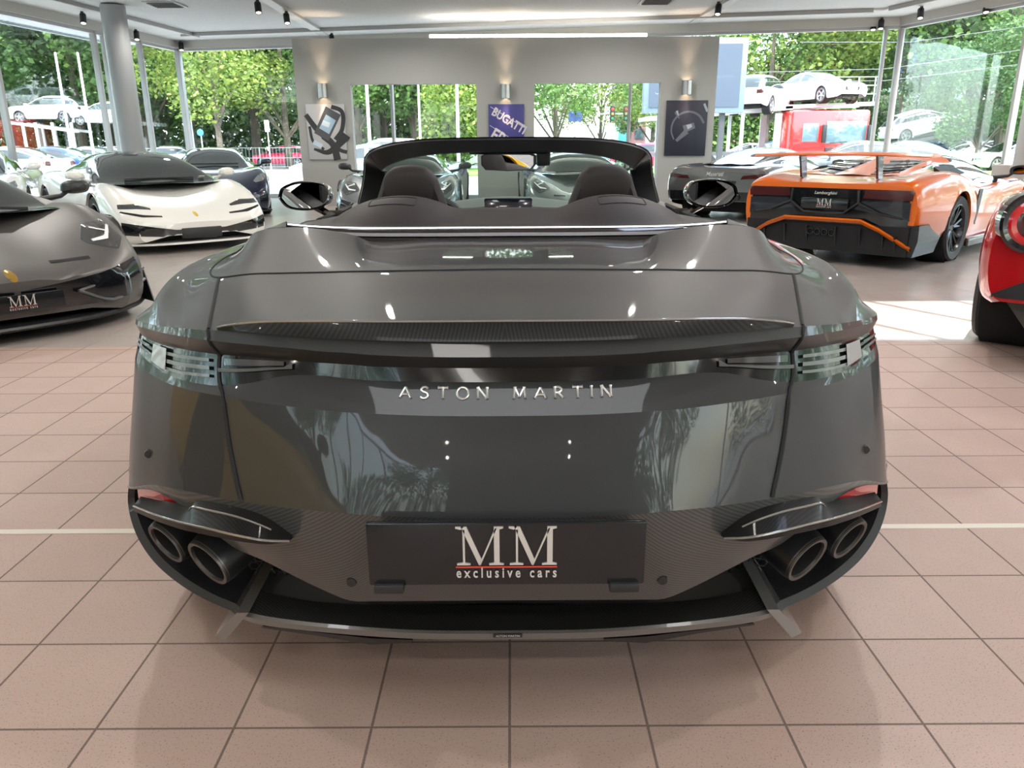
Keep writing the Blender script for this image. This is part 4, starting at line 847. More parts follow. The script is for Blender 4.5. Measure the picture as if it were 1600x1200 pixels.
# ------------------------------------------------------------------ a shaped car body, used for every other car
def car_shape(par, st, gh, arches, body_mat, roof_mat=None, glass=WINDOW, step=0.07, open_roof=False, pillar=0.06, bp=None, sect=None, topfn=None, rear_mat=None, roof_rear=None, rr_y=-.3):
    """st: stations front to back (y, half width, shoulder z, centre z, bottom z); gh: greenhouse stations (y, top z, half width on top)"""
    V = Vector
    S = cr([V(s) if False else Vector((s[0], s[1], s[2], s[3], s[4])) for s in st], [max(1, int(abs(a[0]-b[0])/step)) for a, b in zip(st, st[1:])])
    ys = sorted(set([round(s[0], 4) for s in S] + [round(yc+rad*math.cos(R(q*12)), 4) for yc, rad, _ in arches for q in range(16)]), reverse=True)
    S2 = []
    for y in ys:
        for a, b in zip(S, S[1:]):
            if a[0] >= y >= b[0] or (abs(a[0]-y) < 1e-3): t = 0 if a[0] == b[0] else (a[0]-y)/(a[0]-b[0]); S2.append(a.lerp(b, min(max(t, 0), 1))); break
        else: S2.append(S[0] if y > S[0][0] else S[-1])
    rows = []
    def shoulder(y):
        for a, b in zip(S, S[1:]):
            if a[0] >= y >= b[0]: t = 0 if a[0] == b[0] else (a[0]-y)/(a[0]-b[0]); return a.lerp(b, t)
        return S[0] if y > S[0][0] else S[-1]
    for y, s in zip(ys, S2):
        _, w_, zs, zc, zb = s; h = zs-zb
        sec = sect(w_, zs, zc, zb) if sect else [(0, zc), (.42*w_, zc+.25*(zs-zc)), (.66*w_, zc+.72*(zs-zc)), (.83*w_, zs), (.935*w_, zs-.07*h), (.985*w_, zs-.26*h), (w_, zs-.5*h), (.985*w_, zb+.22*h), (.95*w_, zb+.06*h), (.90*w_, zb)]
        q = cr([V((a, y, b)) for a, b in sec], 3, sym=True)
        if topfn: q = [topfn(p) for p in q]
        for p in q:
            for yc, rad, zc_ in arches:
                dy = y-yc
                if abs(dy) < rad and p.x > w_*.6:
                    zt = zc_ + math.sqrt(max(0, rad*rad-dy*dy))
                    if p.z < zt: p.z = zt; p.x = max(p.x, w_*.955)
        rows.append([V((-p.x, p.y, p.z)) for p in q[:0:-1]] + q)
    g = G().grid(rows); n = len(rows[0])
    g.f.append(tuple(range(n))); g.f.append(tuple((len(rows)-1)*n+k for k in range(n))[::-1])
    body = g.out('body', body_mat, par, ang=28)
    bv = bvh_of([body])
    for yc, rad, zc_ in arches:
        w_ = shoulder(yc)[1]
        for s in (1, -1):
            G().lathe([(rad, .30), (rad, 0), (.001, 0)], Matrix.Translation((s*(w_-.34), yc, zc_)) @ Matrix.Rotation(R(90*s), 4, 'Y'), 24).out('wheel_arch_liner', VOIDM, par)
    zb0 = min(s[4] for s in S); y0, y1 = st[0][0]-.35, st[-1][0]+.35
    G().box((0, (y0+y1)/2, zb0+.10), (1.15 if st[2][1] > .8 else .8, y0-y1, .16)).out('underbody', VOIDM, par)
    if gh:
        Gs = cr([V((a, b, c)) for a, b, c in gh], [max(2, int(abs(a[0]-b[0])/step)) for a, b in zip(gh, gh[1:])])
        i0, i1 = 1, len(gh)-2
        yf, yr = gh[0][0], gh[-1][0]
        ytf = next(a[0] for a in gh if a[1] > max(x[1] for x in gh)-.075); ytr = [a[0] for a in gh if a[1] > max(x[1] for x in gh)-.085][-1]
        grows = []; pr = []
        for y, zt, wt in Gs:
            s = shoulder(y); wb = min(s[1]*.93, wt+.22); zb_ = s[2]-.03
            zt = max(zt, zb_+.004)
            hh = zt-zb_; a = [(0, zt), (.5*wt, zt-.012), (.86*wt, zt-.05*min(1, hh*2.5)), (wt, zt-.11*min(1, hh*2.5)), (wt+.10*(wb-wt), zt-.11*min(1, hh*2.5)-.10*hh), (wt+.55*(wb-wt), zb_+.42*hh), (wb, zb_)]
            q = cr([V((p, y, z)) for p, z in a], 4, sym=True); pr.append(q)
        L = len(pr[0]); iw = 11           # index of the top corner along the section
        parts = {'windscreen': [], 'side_window': [], 'rear_window': [], 'roof': [], 'rear_deck': []}
        for sgn in (1, -1):
            for i in range(len(pr)-1):
                ym = (Gs[i][0]+Gs[i+1][0])/2; hh = (Gs[i][1]-shoulder(ym)[2])
                for j in range(L-1):
                    quad = [pr[i][j], pr[i][j+1], pr[i+1][j+1], pr[i+1][j]]
                    if sgn < 0: quad = [V((-p.x, p.y, p.z)) for p in quad][::-1]
                    if ym > ytf and j < iw: k = 'windscreen'
                    elif ym < ytr - .02 and j < iw-1: k = 'rear_window'
                    elif j >= iw+3 and j < L-2 and hh > .10 and (yr+.28 < ym < yf-.15) and not (bp and abs(ym-bp) < .045): k = 'side_window'
                    else: k = 'roof'
                    if k == 'roof' and roof_rear and ym < rr_y: k = 'rear_deck'
                    parts[k].append((quad, sgn))
        sides = []
        for k, m in (('windscreen', glass), ('rear_window', rear_mat or glass), ('roof', roof_mat or body_mat), ('rear_deck', roof_rear or body_mat)):
            if not parts[k] or (k == 'roof' and open_roof): continue
            g = G(); [g.add(q, [(0, 1, 2, 3)]) for q, _ in parts[k]]; g.out(k, m, par, ang=40)
        for sgn in (1, -1):
            fr = [q for q, s_ in parts['side_window'] if s_ == sgn and (bp is None or (q[0].y+q[2].y)/2 > bp)]; rr = [q for q, s_ in parts['side_window'] if s_ == sgn and bp is not None and (q[0].y+q[2].y)/2 <= bp]
            for qs in (fr, rr):
                if qs: g = G(); [g.add(q, [(0, 1, 2, 3)]) for q in qs]; g.out('side_window', glass, par)
    return bv
def both_sides(fn, par, name, mat, single=False, **kw):
    for s in (1, -1):
        g = G(); fn(g, s); g.out(name, mat, par, **kw)
def dp(g, bv, s, A, B, axis='+y', off=.004, n=16, m=4, thick=.01): drape(g, bv, [(s*a, b) for a, b in A], [(s*a, b) for a, b in B], axis, off, n, m, thick)
def wing_mirror(par, x, y, z, mat, s, arm=.14, k=1.0):
    dm = empty('door_mirror'); dm.parent = par
    g = G(); ring = cr([Vector((a*k, b*k, 0)) for a, b in [(-.11, -.03), (-.10, .03), (-.02, .06), (.08, .055), (.115, .02), (.10, -.035), (.02, -.055), (-.07, -.05), (-.11, -.03)]], 3)
    g.grid([[Vector((s*(x)+s*p.x*q, y+d, z+p.y*q)) for p in ring] for q, d in ((.05, .085*k), (.6, .075*k), (.92, .04*k), (1, 0), (.96, -.05*k), (.9, -.06*k), (.05, -.055*k))]); g.out('mirror_housing', mat, dm)
    G().add([Vector((s*x+s*p.x*.84, y-.058*k, z+p.y*.84)) for p in ring[:-1]], [tuple(range(len(ring)-1))]).out('mirror_glass', M('mirror silver', (0.8, 0.82, 0.83), 0.01, 1.0), dm, smooth=False)
    G().tube([Vector((s*(x-.05), y, z-.02)), Vector((s*(x-.12), y-.02, z-.07)), Vector((s*(x-arm-.10), y-.05, z-.10))], [.018, .02, .03]).out('mirror_arm', mat, dm)
def wheels(par, yf, yr, xf, xr, rf, rr, wf, wr, style, mat):
    for s in (1, -1):
        wheel(par, (s*xf, yf, rf), rf, wf, style, mat, s); wheel(par, (s*xr, yr, rr), rr, wr, style, mat, s)
def emblem(par, bv, x, z, axis, mat, w_=.03, h_=.04, name='emblem'):
    g = G(); drape(g, bv, [(x-w_*q, z+h_*math.sqrt(1-q*q)) for q in (-1, -.7, -.3, .3, .7, 1)], [(x-w_*q, z-h_*math.sqrt(1-q*q)) for q in (-1, -.7, -.3, .3, .7, 1)], axis, .004, 8, 4, .008); g.out(name, mat, par)
def facing(loc, deg): return Vector((loc[0], loc[1], 0)), R(deg)
# ---- wedge-shaped supercar (front detailed and rear detailed)
def wedge_st():
    return [(2.36, .50, .40, .40, .16), (2.33, .74, .43, .42, .12), (2.20, .90, .50, .47, .12), (2.0, .97, .60, .52, .12), (1.65, 1.0, .74, .60, .12), (1.3, 1.0, .82, .68, .12), (.95, .985, .82, .76, .12), (.4, .97, .78, .80, .12), (-.3, .98, .80, .82, .12), (-.8, 1.01, .90, .88, .12), (-1.3, 1.03, .96, .93, .14), (-1.7, 1.02, .95, .92, .22), (-2.1, .99, .92, .88, .26), (-2.32, .96, .88, .86, .30), (-2.36, .94, .86, .855, .33)]
WEDGE_GH = [(1.30, .70, .72), (.95, .84, .70), (.5, 1.03, .62), (.15, 1.12, .57), (-.2, 1.145, .54), (-.6, 1.12, .47), (-1.0, 1.06, .50), (-1.4, .99, .50), (-1.8, .93, .50)]
def wedge_car(name, label, mat, loc, deg, front=True, roof=None, group=None, wheelmat=None, plate=False, detail=True, mirror_mat=None, deck_mat=None):
    p0, rz = facing(loc, deg); car = empty(name, p0, rz, label, 'car', group)
    def crease(p):
        if p.y > 1.0 and abs(p.x) < .55: p.z -= .02*max(0, 1-abs(abs(p.x)-.28)/.12)
        return p
    bv = car_shape(car, wedge_st(), WEDGE_GH, [(1.45, .385, .35), (-1.25, .40, .36)], mat, roof or mat, topfn=crease, rear_mat=deck_mat, roof_rear=deck_mat)
    wheels(car, 1.45, -1.25, .86, .85, .34, .355, .26, .33, 'y', wheelmat or DKRIM)
    for s in (1, -1): wing_mirror(car, 1.04, .72, .93, mirror_mat or DARK, s, .2)
    if front:
        both_sides(lambda g, s: dp(g, bv, s, [(.60, .60), (.70, .70), (.84, .725)], [(.62, .575), (.78, .53), (.88, .60)]), car, 'headlamp', M('smoked lamp', (0.06, 0.065, 0.07), 0.12, 0.3, 1.0))
        both_sides(lambda g, s: (dp(g, bv, s, [(.66, .60), (.76, .62), (.84, .69)], [(.66, .588), (.765, .60), (.855, .685)], off=.014), dp(g, bv, s, [(.72, .68), (.80, .655)], [(.715, .67), (.80, .645)], off=.014)), car, 'lamp_signature', M('lamp white', (0.75, 0.77, 0.8), 0.2))
        both_sides(lambda g, s: dp(g, bv, s, [(.02, .335), (.30, .365), (.55, .40), (.86, .47)], [(.02, .20), (.30, .19), (.60, .19), (.90, .24)], n=24, m=6, off=.006), car, 'front_intake', BLACK)
        both_sides(lambda g, s: dp(g, bv, s, [(.30, .49), (.55, .505)], [(.30, .478), (.55, .488)], off=.004), car, 'bonnet_slot', VOIDM)
        # splitter and winglets
        for s in (1, -1):
            g = G(); pts = [(0.0, 2.44), (.35, 2.42), (.62, 2.33), (.86, 2.14), (1.02, 1.90)]
            rows = [[Vector((s*x, y, .085)) for x, y in pts], [Vector((s*x, y+.015, .10)) for x, y in pts], [Vector((s*x, y, .115)) for x, y in pts], [Vector((s*x*.93, y-.25, .12)) for x, y in pts]]
            g.grid([cr(r_, 4) for r_ in rows]); g.out('splitter', DARK, car)
            g = G(); g.tube(cr([Vector((s*.36, 2.42, .30)), Vector((s*.60, 2.37, .20)), Vector((s*.92, 2.18, .29))], 4), .012, 6); g.tube([Vector((s*.36, 2.42, .30)), Vector((s*.94, 2.14, .37))], .010, 6); g.out('intake_blade', M('blade grey', (.10, .105, .11), .3, .3, .6), car)
            g = G(); g.prism([(2.16, .10), (1.9, .10), (1.9, .30), (2.04, .34)], s*.975, s*.983, 0); g.out('corner_winglet', DARK, car, smooth=False)
        emblem(car, bv, 0, .435, '+y', M('gold badge', (0.45, 0.28, 0.05), 0.3, 0.7), .032, .036)
        if plate: 
            h = cast(bv, (0, .27), '+y', .075); mm = mmplate(car, Matrix.Translation(h) @ Matrix.Rotation(R(180), 4, 'Z'), .52, .115)
        # wiper
        G().tube([Vector((-.5, 1.2, .80)), Vector((0, 1.13, .835)), Vector((.45, 1.15, .82))], .012, 6).out('wiper', DARK, car)
    return car, bv
MATGREY = M('matt grey paint', (0.115, 0.11, 0.105), 0.42, 0.5, 0.0)
wedge_car('wedge_sports_car', 'matt grey wedge-shaped sports car with a black show plate, cut by the left picture edge', MATGREY, (-5.07, 6.69), 228, True, plate=True, roof=MATGREY)
SILV = M('silver green paint', (0.26, 0.29, 0.30), 0.25, 0.7, 1.0)
wedge_car('silver_sports_car', 'silver sports car seen through the left half of the dark convertible windscreen', SILV, (-1.85, 14.6), 181, True, group='silver sports cars before the partition')
wedge_car('silver_sports_car', 'silver sports car seen through the right half of the dark convertible windscreen', SILV, (1.2, 14.8), 181, True, group='silver sports cars before the partition')
# ---- rounded mid-engine car, front
def round_car(name, label, mat, loc, deg, kind='white', roofm=None):
    p0, rz = facing(loc, deg); car = empty(name, p0, rz, label, 'car')
    if kind == 'white':
        st = [(2.36, .45, .36, .37, .22), (2.33, .74, .40, .39, .16), (2.2, .90, .49, .45, .13), (2.0, .955, .62, .53, .12), (1.7, .975, .755, .61, .12), (1.35, .98, .83, .68, .12), (.95, .97, .82, .75, .12), (.3, .95, .80, .80, .12), (-.4, .96, .84, .82, .12), (-1.0, .985, .93, .88, .14), (-1.5, .985, .93, .90, .2), (-2.1, .93, .86, .86, .26), (-2.35, .85, .80, .80, .3)]
        gh = [(1.32, .72, .74), (.95, .87, .72), (.5, 1.08, .66), (.15, 1.18, .61), (-.2, 1.215, .58), (-.6, 1.19, .55), (-1.1, 1.09, .50), (-1.6, .96, .45), (-1.95, .88, .42)]
    else:
        st = [(2.30, .45, .42, .42, .25), (2.27, .74, .46, .45, .16), (2.15, .89, .55, .53, .13), (1.9, .95, .72, .64, .12), (1.55, .97, .86, .74, .12), (1.1, .97, .90, .83, .12), (.6, .95, .88, .88, .12), (0, .94, .87, .87, .12), (-.6, .95, .90, .88, .12), (-1.2, .975, .94, .92, .14), (-1.7, .96, .93, .93, .2), (-2.2, .90, .88, .90, .26), (-2.35, .84, .80, .82, .3)]
        gh = [(.75, .86, .64), (.45, 1.0, .62), (.1, 1.16, .57), (-.25, 1.25, .54), (-.65, 1.27, .52), (-1.1, 1.21, .49), (-1.6, 1.08, .45), (-2.0, .95, .42)]
    bv = car_shape(car, st, gh, [(1.32, .375, .345), (-1.32, .39, .35)], mat, roofm or mat)
    wheels(car, 1.32, -1.32, .84, .83, .335, .345, .25, .31, 'five', DKRIM)
    for s in (1, -1): wing_mirror(car, 1.0, .80 if kind == 'white' else .45, .92 if kind == 'white' else .98, mat, s, .2)
    if kind == 'white':
        both_sides(lambda g, s: dp(g, bv, s, [(.50, .545), (.66, .60), (.86, .60)], [(.50, .525), (.68, .545), (.875, .55)], n=20), car, 'headlamp', M('smoked lamp', (0.06, 0.065, 0.07), 0.12, 0.3, 1.0))
        both_sides(lambda g, s: dp(g, bv, s, [(.42, .455), (.62, .475), (.86, .525)], [(.42, .44), (.66, .452), (.88, .51)], n=20), car, 'lamp_slot', BLACK)
        both_sides(lambda g, s: dp(g, bv, s, [(.0, .295), (.30, .285), (.55, .33), (.89, .40)], [(.0, .19), (.34, .20), (.55, .22), (.91, .25)], n=24, m=6, off=.005), car, 'front_intake', BLACK)
        G().box((0, 2.345, .235), (.50, .05, .13), bev=.01).out('centre_duct', DARK, car)
        emblem(car, bv, 0, .455, '+y', M('yellow badge', (0.6, 0.42, 0.03), 0.35), .024, .032)
        G().box((-.55, 1.02, .865), (.08, .004, .05), Matrix.Rotation(R(-60), 3, 'X')).out('windscreen_sticker', WHITE, car, smooth=False)
    else:
        both_sides(lambda g, s: dp(g, bv, s, [(.66, .66), (.76, .76), (.86, .80)], [(.70, .63), (.83, .66), (.90, .72)], n=16), car, 'headlamp', LAMP)
        g = G(); drape(g, bv, [(-.62, .44), (-.3, .48), (.3, .48), (.62, .44)], [(-.70, .22), (-.3, .18), (.3, .18), (.70, .22)], '+y', .005, 24, 6); g.out('front_intake', BLACK, car)
        both_sides(lambda g, s: dp(g, bv, s, [(.74, .50), (.88, .56)], [(.76, .30), (.89, .32)], n=10), car, 'side_intake', BLACK)
        emblem(car, bv, 0, .55, '+y', M('yellow badge', (0.6, 0.42, 0.03), 0.35), .022, .03)
    for s in (1, -1):
        g = G(); pts = [(0.0, 2.40), (.45, 2.38), (.75, 2.26), (.95, 2.05)]
        g.grid([cr([Vector((s*x, y, z)) for x, y in pts], 4) for z in (.11, .135)] + [cr([Vector((s*x*.94, y-.25, .14)) for x, y in pts], 4)]); g.out('splitter', DARK if kind != 'white' else mat, car)
    G().tube([Vector((-.45, .98 if kind == 'white' else .62, .865 if kind == 'white' else .95)), Vector((.45, .98 if kind == 'white' else .62, .865 if kind == 'white' else .95))], .012, 6).out('wiper', DARK, car)
    return car, bv
WHITEP = M('ivory white paint', (0.78, 0.78, 0.74), 0.25, 0.0, 1.0)
round_car('white_sports_car', 'ivory white mid-engined sports car with black roof and a small yellow badge', WHITEP, (-5.45, 11.63), 221, 'white', roofm=BLACK)
NAVY = M('navy paint', (0.012, 0.016, 0.045), 0.15, 0.4, 1.0)
round_car('navy_coupe', 'dark navy front-engined coupe behind the white sports car', NAVY, (-6.15, 16.6), 200, 'navy')
round_car('white_coupe', 'white coupe mostly hidden behind the matt grey car, by the left glazing', WHITEP, (-9.0, 13.2), 205, 'navy')
# ---- orange wedge roadster seen from behind
def orange_car():
    ORA = M('orange paint', (0.64, 0.125, 0.004), 0.28, 0.0, .6)
    car, bv = wedge_car('orange_roadster', 'orange wedge-shaped roadster seen from behind with a black tail and fixed wing', ORA, (5.1, 10.15), -46, False, roof=BLACK, mirror_mat=DARK, deck_mat=ORA)
    def D(name, A, B, mat, off=.006, n=18, m=5, pair=True, axis='-y'):
        if pair: both_sides(lambda g, s: dp(g, bv, s, A, B, axis, off, n, m, .012), car, name, mat)
        else: g = G(); drape(g, bv, A, B, axis, off, n, m, .012); g.out(name, mat, car)
    D('rear_fascia', [(-.86, .80), (-.4, .80), (.4, .80), (.86, .80)], [(-.88, .335), (-.4, .335), (.4, .335), (.88, .335)], BLACK, .004, 30, 8, False)
    D('tail_lamp', [(.42, .79), (.90, .80)], [(.40, .71), (.89, .70)], DKRED, .014)
    D('vent_panel', [(.40, .68), (.88, .68)], [(.30, .60), (.88, .50)], M('gloss black slats', (.01, .012, .02), .2, 0, 1), .012)
    for s in (1, -1):
        g = G(); g.tube([Vector((s*.36, -2.41, .79)), Vector((s*.37, -2.41, .66)), Vector((s*.22, -2.40, .55)), Vector((0, -2.40, .54))], .012, 6); g.tube([Vector((s*.37, -2.41, .66)), Vector((s*.60, -2.41, .56)), Vector((s*.93, -2.34, .50))], .012, 6); g.out('fascia_edge', DARK, car)
        g = G(); P = [(0, .50), (.42, .50), (.62, .42), (.93, .24)]; 
        g.grid([[Vector((s*x, -2.42+.06*(x > .8), z)) for x, z in P], [Vector((s*x, -2.45+.06*(x > .8), z-.015)) for x, z in P], [Vector((s*x, -2.42+.06*(x > .8), z-.045)) for x, z in P], [Vector((s*x, -2.36+.06*(x > .8), z-.045)) for x, z in P]]); g.out('bumper_strip', ORA, car, smooth=False)
        g = G(); g.prism([(.80, .46), (.985, .46), (.99, .30), (.95, .14), (.80, .16)], -2.36, -1.72, 1); g.out('carbon_corner', M('corner carbon', (.05, .055, .06), .25, .3, 1), car, smooth=False)
        for x in (.16, .42, .66, .78): G().prism([(-2.42, .40 if x < .5 else .34), (-1.9, .42), (-1.9, .14), (-2.36, .14)], s*x-.008, s*x+.008, 0).out('diffuser_vane', DARK, car, smooth=False)
    G().box((0, -2.22, .29), (1.80, .31, .30)).out('diffuser_box', VOIDM, car)
    for x in (-.12, -.04, .04, .12): G().lathe([(.034, .06), (.036, 0), (.028, 0), (.028, .1)], Matrix.Translation((x, -2.40, .34)) @ Matrix.Rotation(R(-90), 4, 'X'), 16).out('tailpipe', DKRIM, car)
    h = Vector((0, -2.395, .64)); mmplate(car, Matrix.Translation(h), .52, .115)
    vs, fs = textdata('Lamborghini', 1.0, 0.01, bold=.01); x0 = min(v.x for v in vs); x1 = max(v.x for v in vs); k = .24/(x1-x0)
    g = G(); g.add([Vector(((v.x-(x0+x1)/2)*k + v.y*k*.25, -2.386, .738+v.y*k*.9)) for v in vs], fs); g.out('maker_script', SILVERLET, car, smooth=False)
    # engine cover blades and openings
    def top_(A, B, name, mat, off=.004):
        both_sides(lambda g, s: dp(g, bv2, s, A, B, '+z', off, 14, 4, .01), car, name, mat)
    allm = [o for o in car.children if o.type == 'MESH' and o.name.split('.')[0] in ('body', 'roof', 'rear_window', 'side_window', 'rear_deck')]
    bv2 = bvh_of(allm)
    top_([(.12, -.95), (.44, -.85)], [(.20, -1.75), (.46, -1.62)], 'engine_opening', BLACK, .006)
    for yy in (-1.05, -1.25, -1.45): top_([(.14, yy), (.44, yy+.08)], [(.15, yy-.07), (.44, yy+.01)], 'engine_blade', M('carbon blade', (.09, .095, .10), .25, .3, 1), .03)
    both_sides(lambda g, s: g.add([Vector((s*.60, -.55, 1.02)), Vector((s*.64, -1.15, 1.0)), Vector((s*.86, -1.25, .90)), Vector((s*.84, -.70, .93)), Vector((s*.62, -.60, .96)), Vector((s*.66, -1.15, .90))], [(0, 1, 2, 3), (0, 3, 4), (1, 5, 2), (0, 4, 5, 1)]), car, 'shoulder_scoop', DARK, smooth=False)
    both_sides(lambda g, s: g.prism([(-.50, .75), (-.62, .75), (-.70, .42), (-.62, .36), (-.56, .5)], s*.985, s*1.0, 0), car, 'door_strake', DARK, smooth=False)
    both_sides(lambda g, s: g.box((s*.99, .15, .17), (.06, 1.9, .10), bev=.02), car, 'sill_blade', M('corner carbon', (.05, .055, .06), .25, .3, 1))
    # wing
    wg = G(); prof = [(-.16, .0), (-.10, .022), (.05, .028), (.16, .008), (.10, -.004), (-.12, -.012)]
    rows = [[Vector((x, -2.12 + .03*(abs(x)/.95)**2 + a, 1.145 - .02*(abs(x)/.95)**2 + b)) for a, b in prof + prof[:1]] for x in [(-.96+1.92*i/24) for i in range(25)]]
    wg.grid(rows); wg.add(rows[0], [tuple(range(6))]); wg.add(rows[-1], [tuple(range(6))]); w0 = wg.out('rear_wing', ORA, car)
    for s in (1, -1): G().prism([(-2.06, 1.14), (-2.20, 1.14), (-2.12, .90), (-2.0, .88)], s*.42-.012, s*.42+.012, 0).out('wing_support', M('corner carbon', (.05, .055, .06), .25, .3, 1), car, smooth=False)
    return car
orange_car()
# ---- grey coupe seen from behind
def grey_rear():
    GP = M('storm grey paint', (0.16, 0.165, 0.165), 0.22, 0.6, 1.0)
    car = empty('grey_coupe', (4.95, 15.2, 0), R(-40), 'grey sports coupe seen from behind between the dark convertible mirror and the orange roadster', 'car')
    st = [(2.35, .5, .40, .40, .2), (2.3, .80, .46, .44, .13), (2.0, .94, .66, .56, .12), (1.5, .97, .80, .68, .12), (.95, .96, .80, .76, .12), (.2, .95, .80, .80, .12), (-.6, .97, .88, .85, .12), (-1.2, .985, .93, .90, .14), (-1.7, .98, .93, .91, .20), (-2.1, .94, .91, .90, .26), (-2.30, .90, .87, .89, .30), (-2.36, .86, .80, .83, .34)]
    gh = [(1.25, .72, .64), (.9, .88, .60), (.4, 1.08, .55), (0, 1.18, .52), (-.35, 1.2, .50), (-.8, 1.15, .48), (-1.3, 1.04, .45), (-1.8, .94, .42)]
    bv = car_shape(car, st, gh, [(1.38, .375, .345), (-1.30, .39, .355)], GP, GP)
    wheels(car, 1.38, -1.30, .84, .83, .335, .35, .25, .31, 'y', DKRIM)
    for s in (1, -1): wing_mirror(car, 1.0, .8, .92, GP, s, .2)
    g = G(); drape(g, bv, [(-.88, .50), (-.4, .50), (.4, .50), (.88, .50)], [(-.86, .30), (-.5, .30), (.5, .30), (.86, .30)], '-y', .006, 28, 5); g.out('lower_fascia', BLACK, car)
    both_sides(lambda g, s: dp(g, bv, s, [(.50, .76), (.88, .80)], [(.46, .70), (.90, .73)], '-y'), car, 'tail_lamp', DKRED)
    g = G(); drape(g, bv, [(-.40, .68), (.40, .68)], [(-.34, .50), (.34, .50)], '-y', .006, 12, 4); g.out('plate_recess', DARK, car)
    mmplate(car, Matrix.Translation((0, -2.40, .58)), .52, .115)
    for s in (1, -1): G().lathe([(.055, .06), (.058, 0), (.045, 0), (.045, .1), (.001, .1)], Matrix.Translation((s*.42, -2.40, .42)) @ Matrix.Rotation(R(-90), 4, 'X'), 20).out('tailpipe', DKRIM, car)
    vs, fs = textdata('Maserati', 1.0, 0.01, bold=.01); x0 = min(v.x for v in vs); x1 = max(v.x for v in vs); k = .30/(x1-x0)
    h = cast(bv, (0, .765), '-y', .008); G().add([Vector(((v.x-(x0+x1)/2)*k + v.y*k*.3, h.y, .755+v.y*k)) for v in vs], fs).out('maker_script', SILVERLET, car, smooth=False)
grey_rear()
# ---- red car at the right edge
def red_rear():
    RP = M('red paint', (0.50, 0.008, 0.012), 0.14, 0.2, 1.0)
    car = empty('red_sports_car', (4.78, 5.45, 0), R(-40), 'red sports car with round tail lamp, cut by the right picture edge', 'car')
    st = [(2.25, .5, .40, .40, .2), (2.2, .80, .46, .44, .13), (1.9, .93, .66, .56, .12), (1.4, .96, .82, .68, .12), (.9, .95, .82, .76, .12), (.2, .94, .82, .80, .12), (-.6, .97, .90, .86, .12), (-1.2, 1.0, .98, .90, .14), (-1.6, 1.0, .98, .90, .26), (-1.95, .97, .97, .90, .34), (-2.15, .93, .94, .88, .38), (-2.22, .88, .90, .86, .40)]
    gh = [(1.2, .74, .64), (.85, .88, .60), (.4, 1.06, .55), (0, 1.17, .52), (-.35, 1.2, .50), (-.8, 1.15, .48), (-1.3, 1.04, .42), (-1.7, .94, .38)]
    bv = car_shape(car, st, gh, [(1.30, .375, .345), (-1.32, .385, .355)], RP, RP)
    wheels(car, 1.30, -1.32, .84, .845, .335, .355, .25, .33, 'five', DKRIM)
    for s in (1, -1):
        wing_mirror(car, 1.0, .7, .92, RP, s, .2)
        h = cast(bv, (s*.70, .84), '-y', 0)
        lp = empty('tail_lamp'); lp.parent = car; Mx = Matrix.Translation(h + Vector((0, -.012, 0))) @ Matrix.Rotation(R(s*-24), 4, 'Z') @ Matrix.Rotation(R(90), 4, 'X')
        G().lathe([(.085, .012), (.112, .016), (.125, .004), (.125, -.06)], Mx, 32).out('lamp_ring', RED, lp); G().lathe([(.001, .004), (.06, .008), (.085, .0)], Mx, 28).out('lamp_lens', DKRED, lp)
        G().lathe([(.126, .006), (.150, .010), (.165, .002), (.165, -.08)], Mx, 32).out('lamp_recess', BLACK, lp)
    g = G(); drape(g, bv, [(-.84, .44), (-.66, .54), (-.4, .58), (.4, .58), (.66, .54), (.84, .44)], [(-.84, .42), (-.5, .42), (.5, .42), (.84, .42)], '-y', .006, 36, 5); g.out('rear_mesh_panel', DARK, car)
    G().prism([(-.80, .42), (.80, .42), (.66, .24), (.5, .18), (-.5, .18), (-.66, .24)], -2.12, -1.74, 1).out('diffuser', M('diffuser shell', (.05, .048, .045), .35), car)
red_rear()
# ---- yellow car behind the camera (it shows in the bumper and in the mirror)
YEL = M('yellow paint', (0.90, 0.56, 0.02), 0.3, 0.0, .7)
wedge_car('yellow_sports_car', 'yellow sports car parked behind the camera, seen as a reflection', YEL, (-3.35, -0.1), 200, True, roof=BLACK)
# ------------------------------------------------------------------ outside
GZ = -0.06
ASPH = noisy(M('pale asphalt', (0.30, 0.30, 0.30), 0.9), (0.25, 0.25, 0.255), (0.34, 0.335, 0.33), 1.5, 5)
big = [Vector((-160, -60, 0)), Vector((160, -60, 0)), Vector((160, 240, 0)), Vector((-160, 240, 0))]
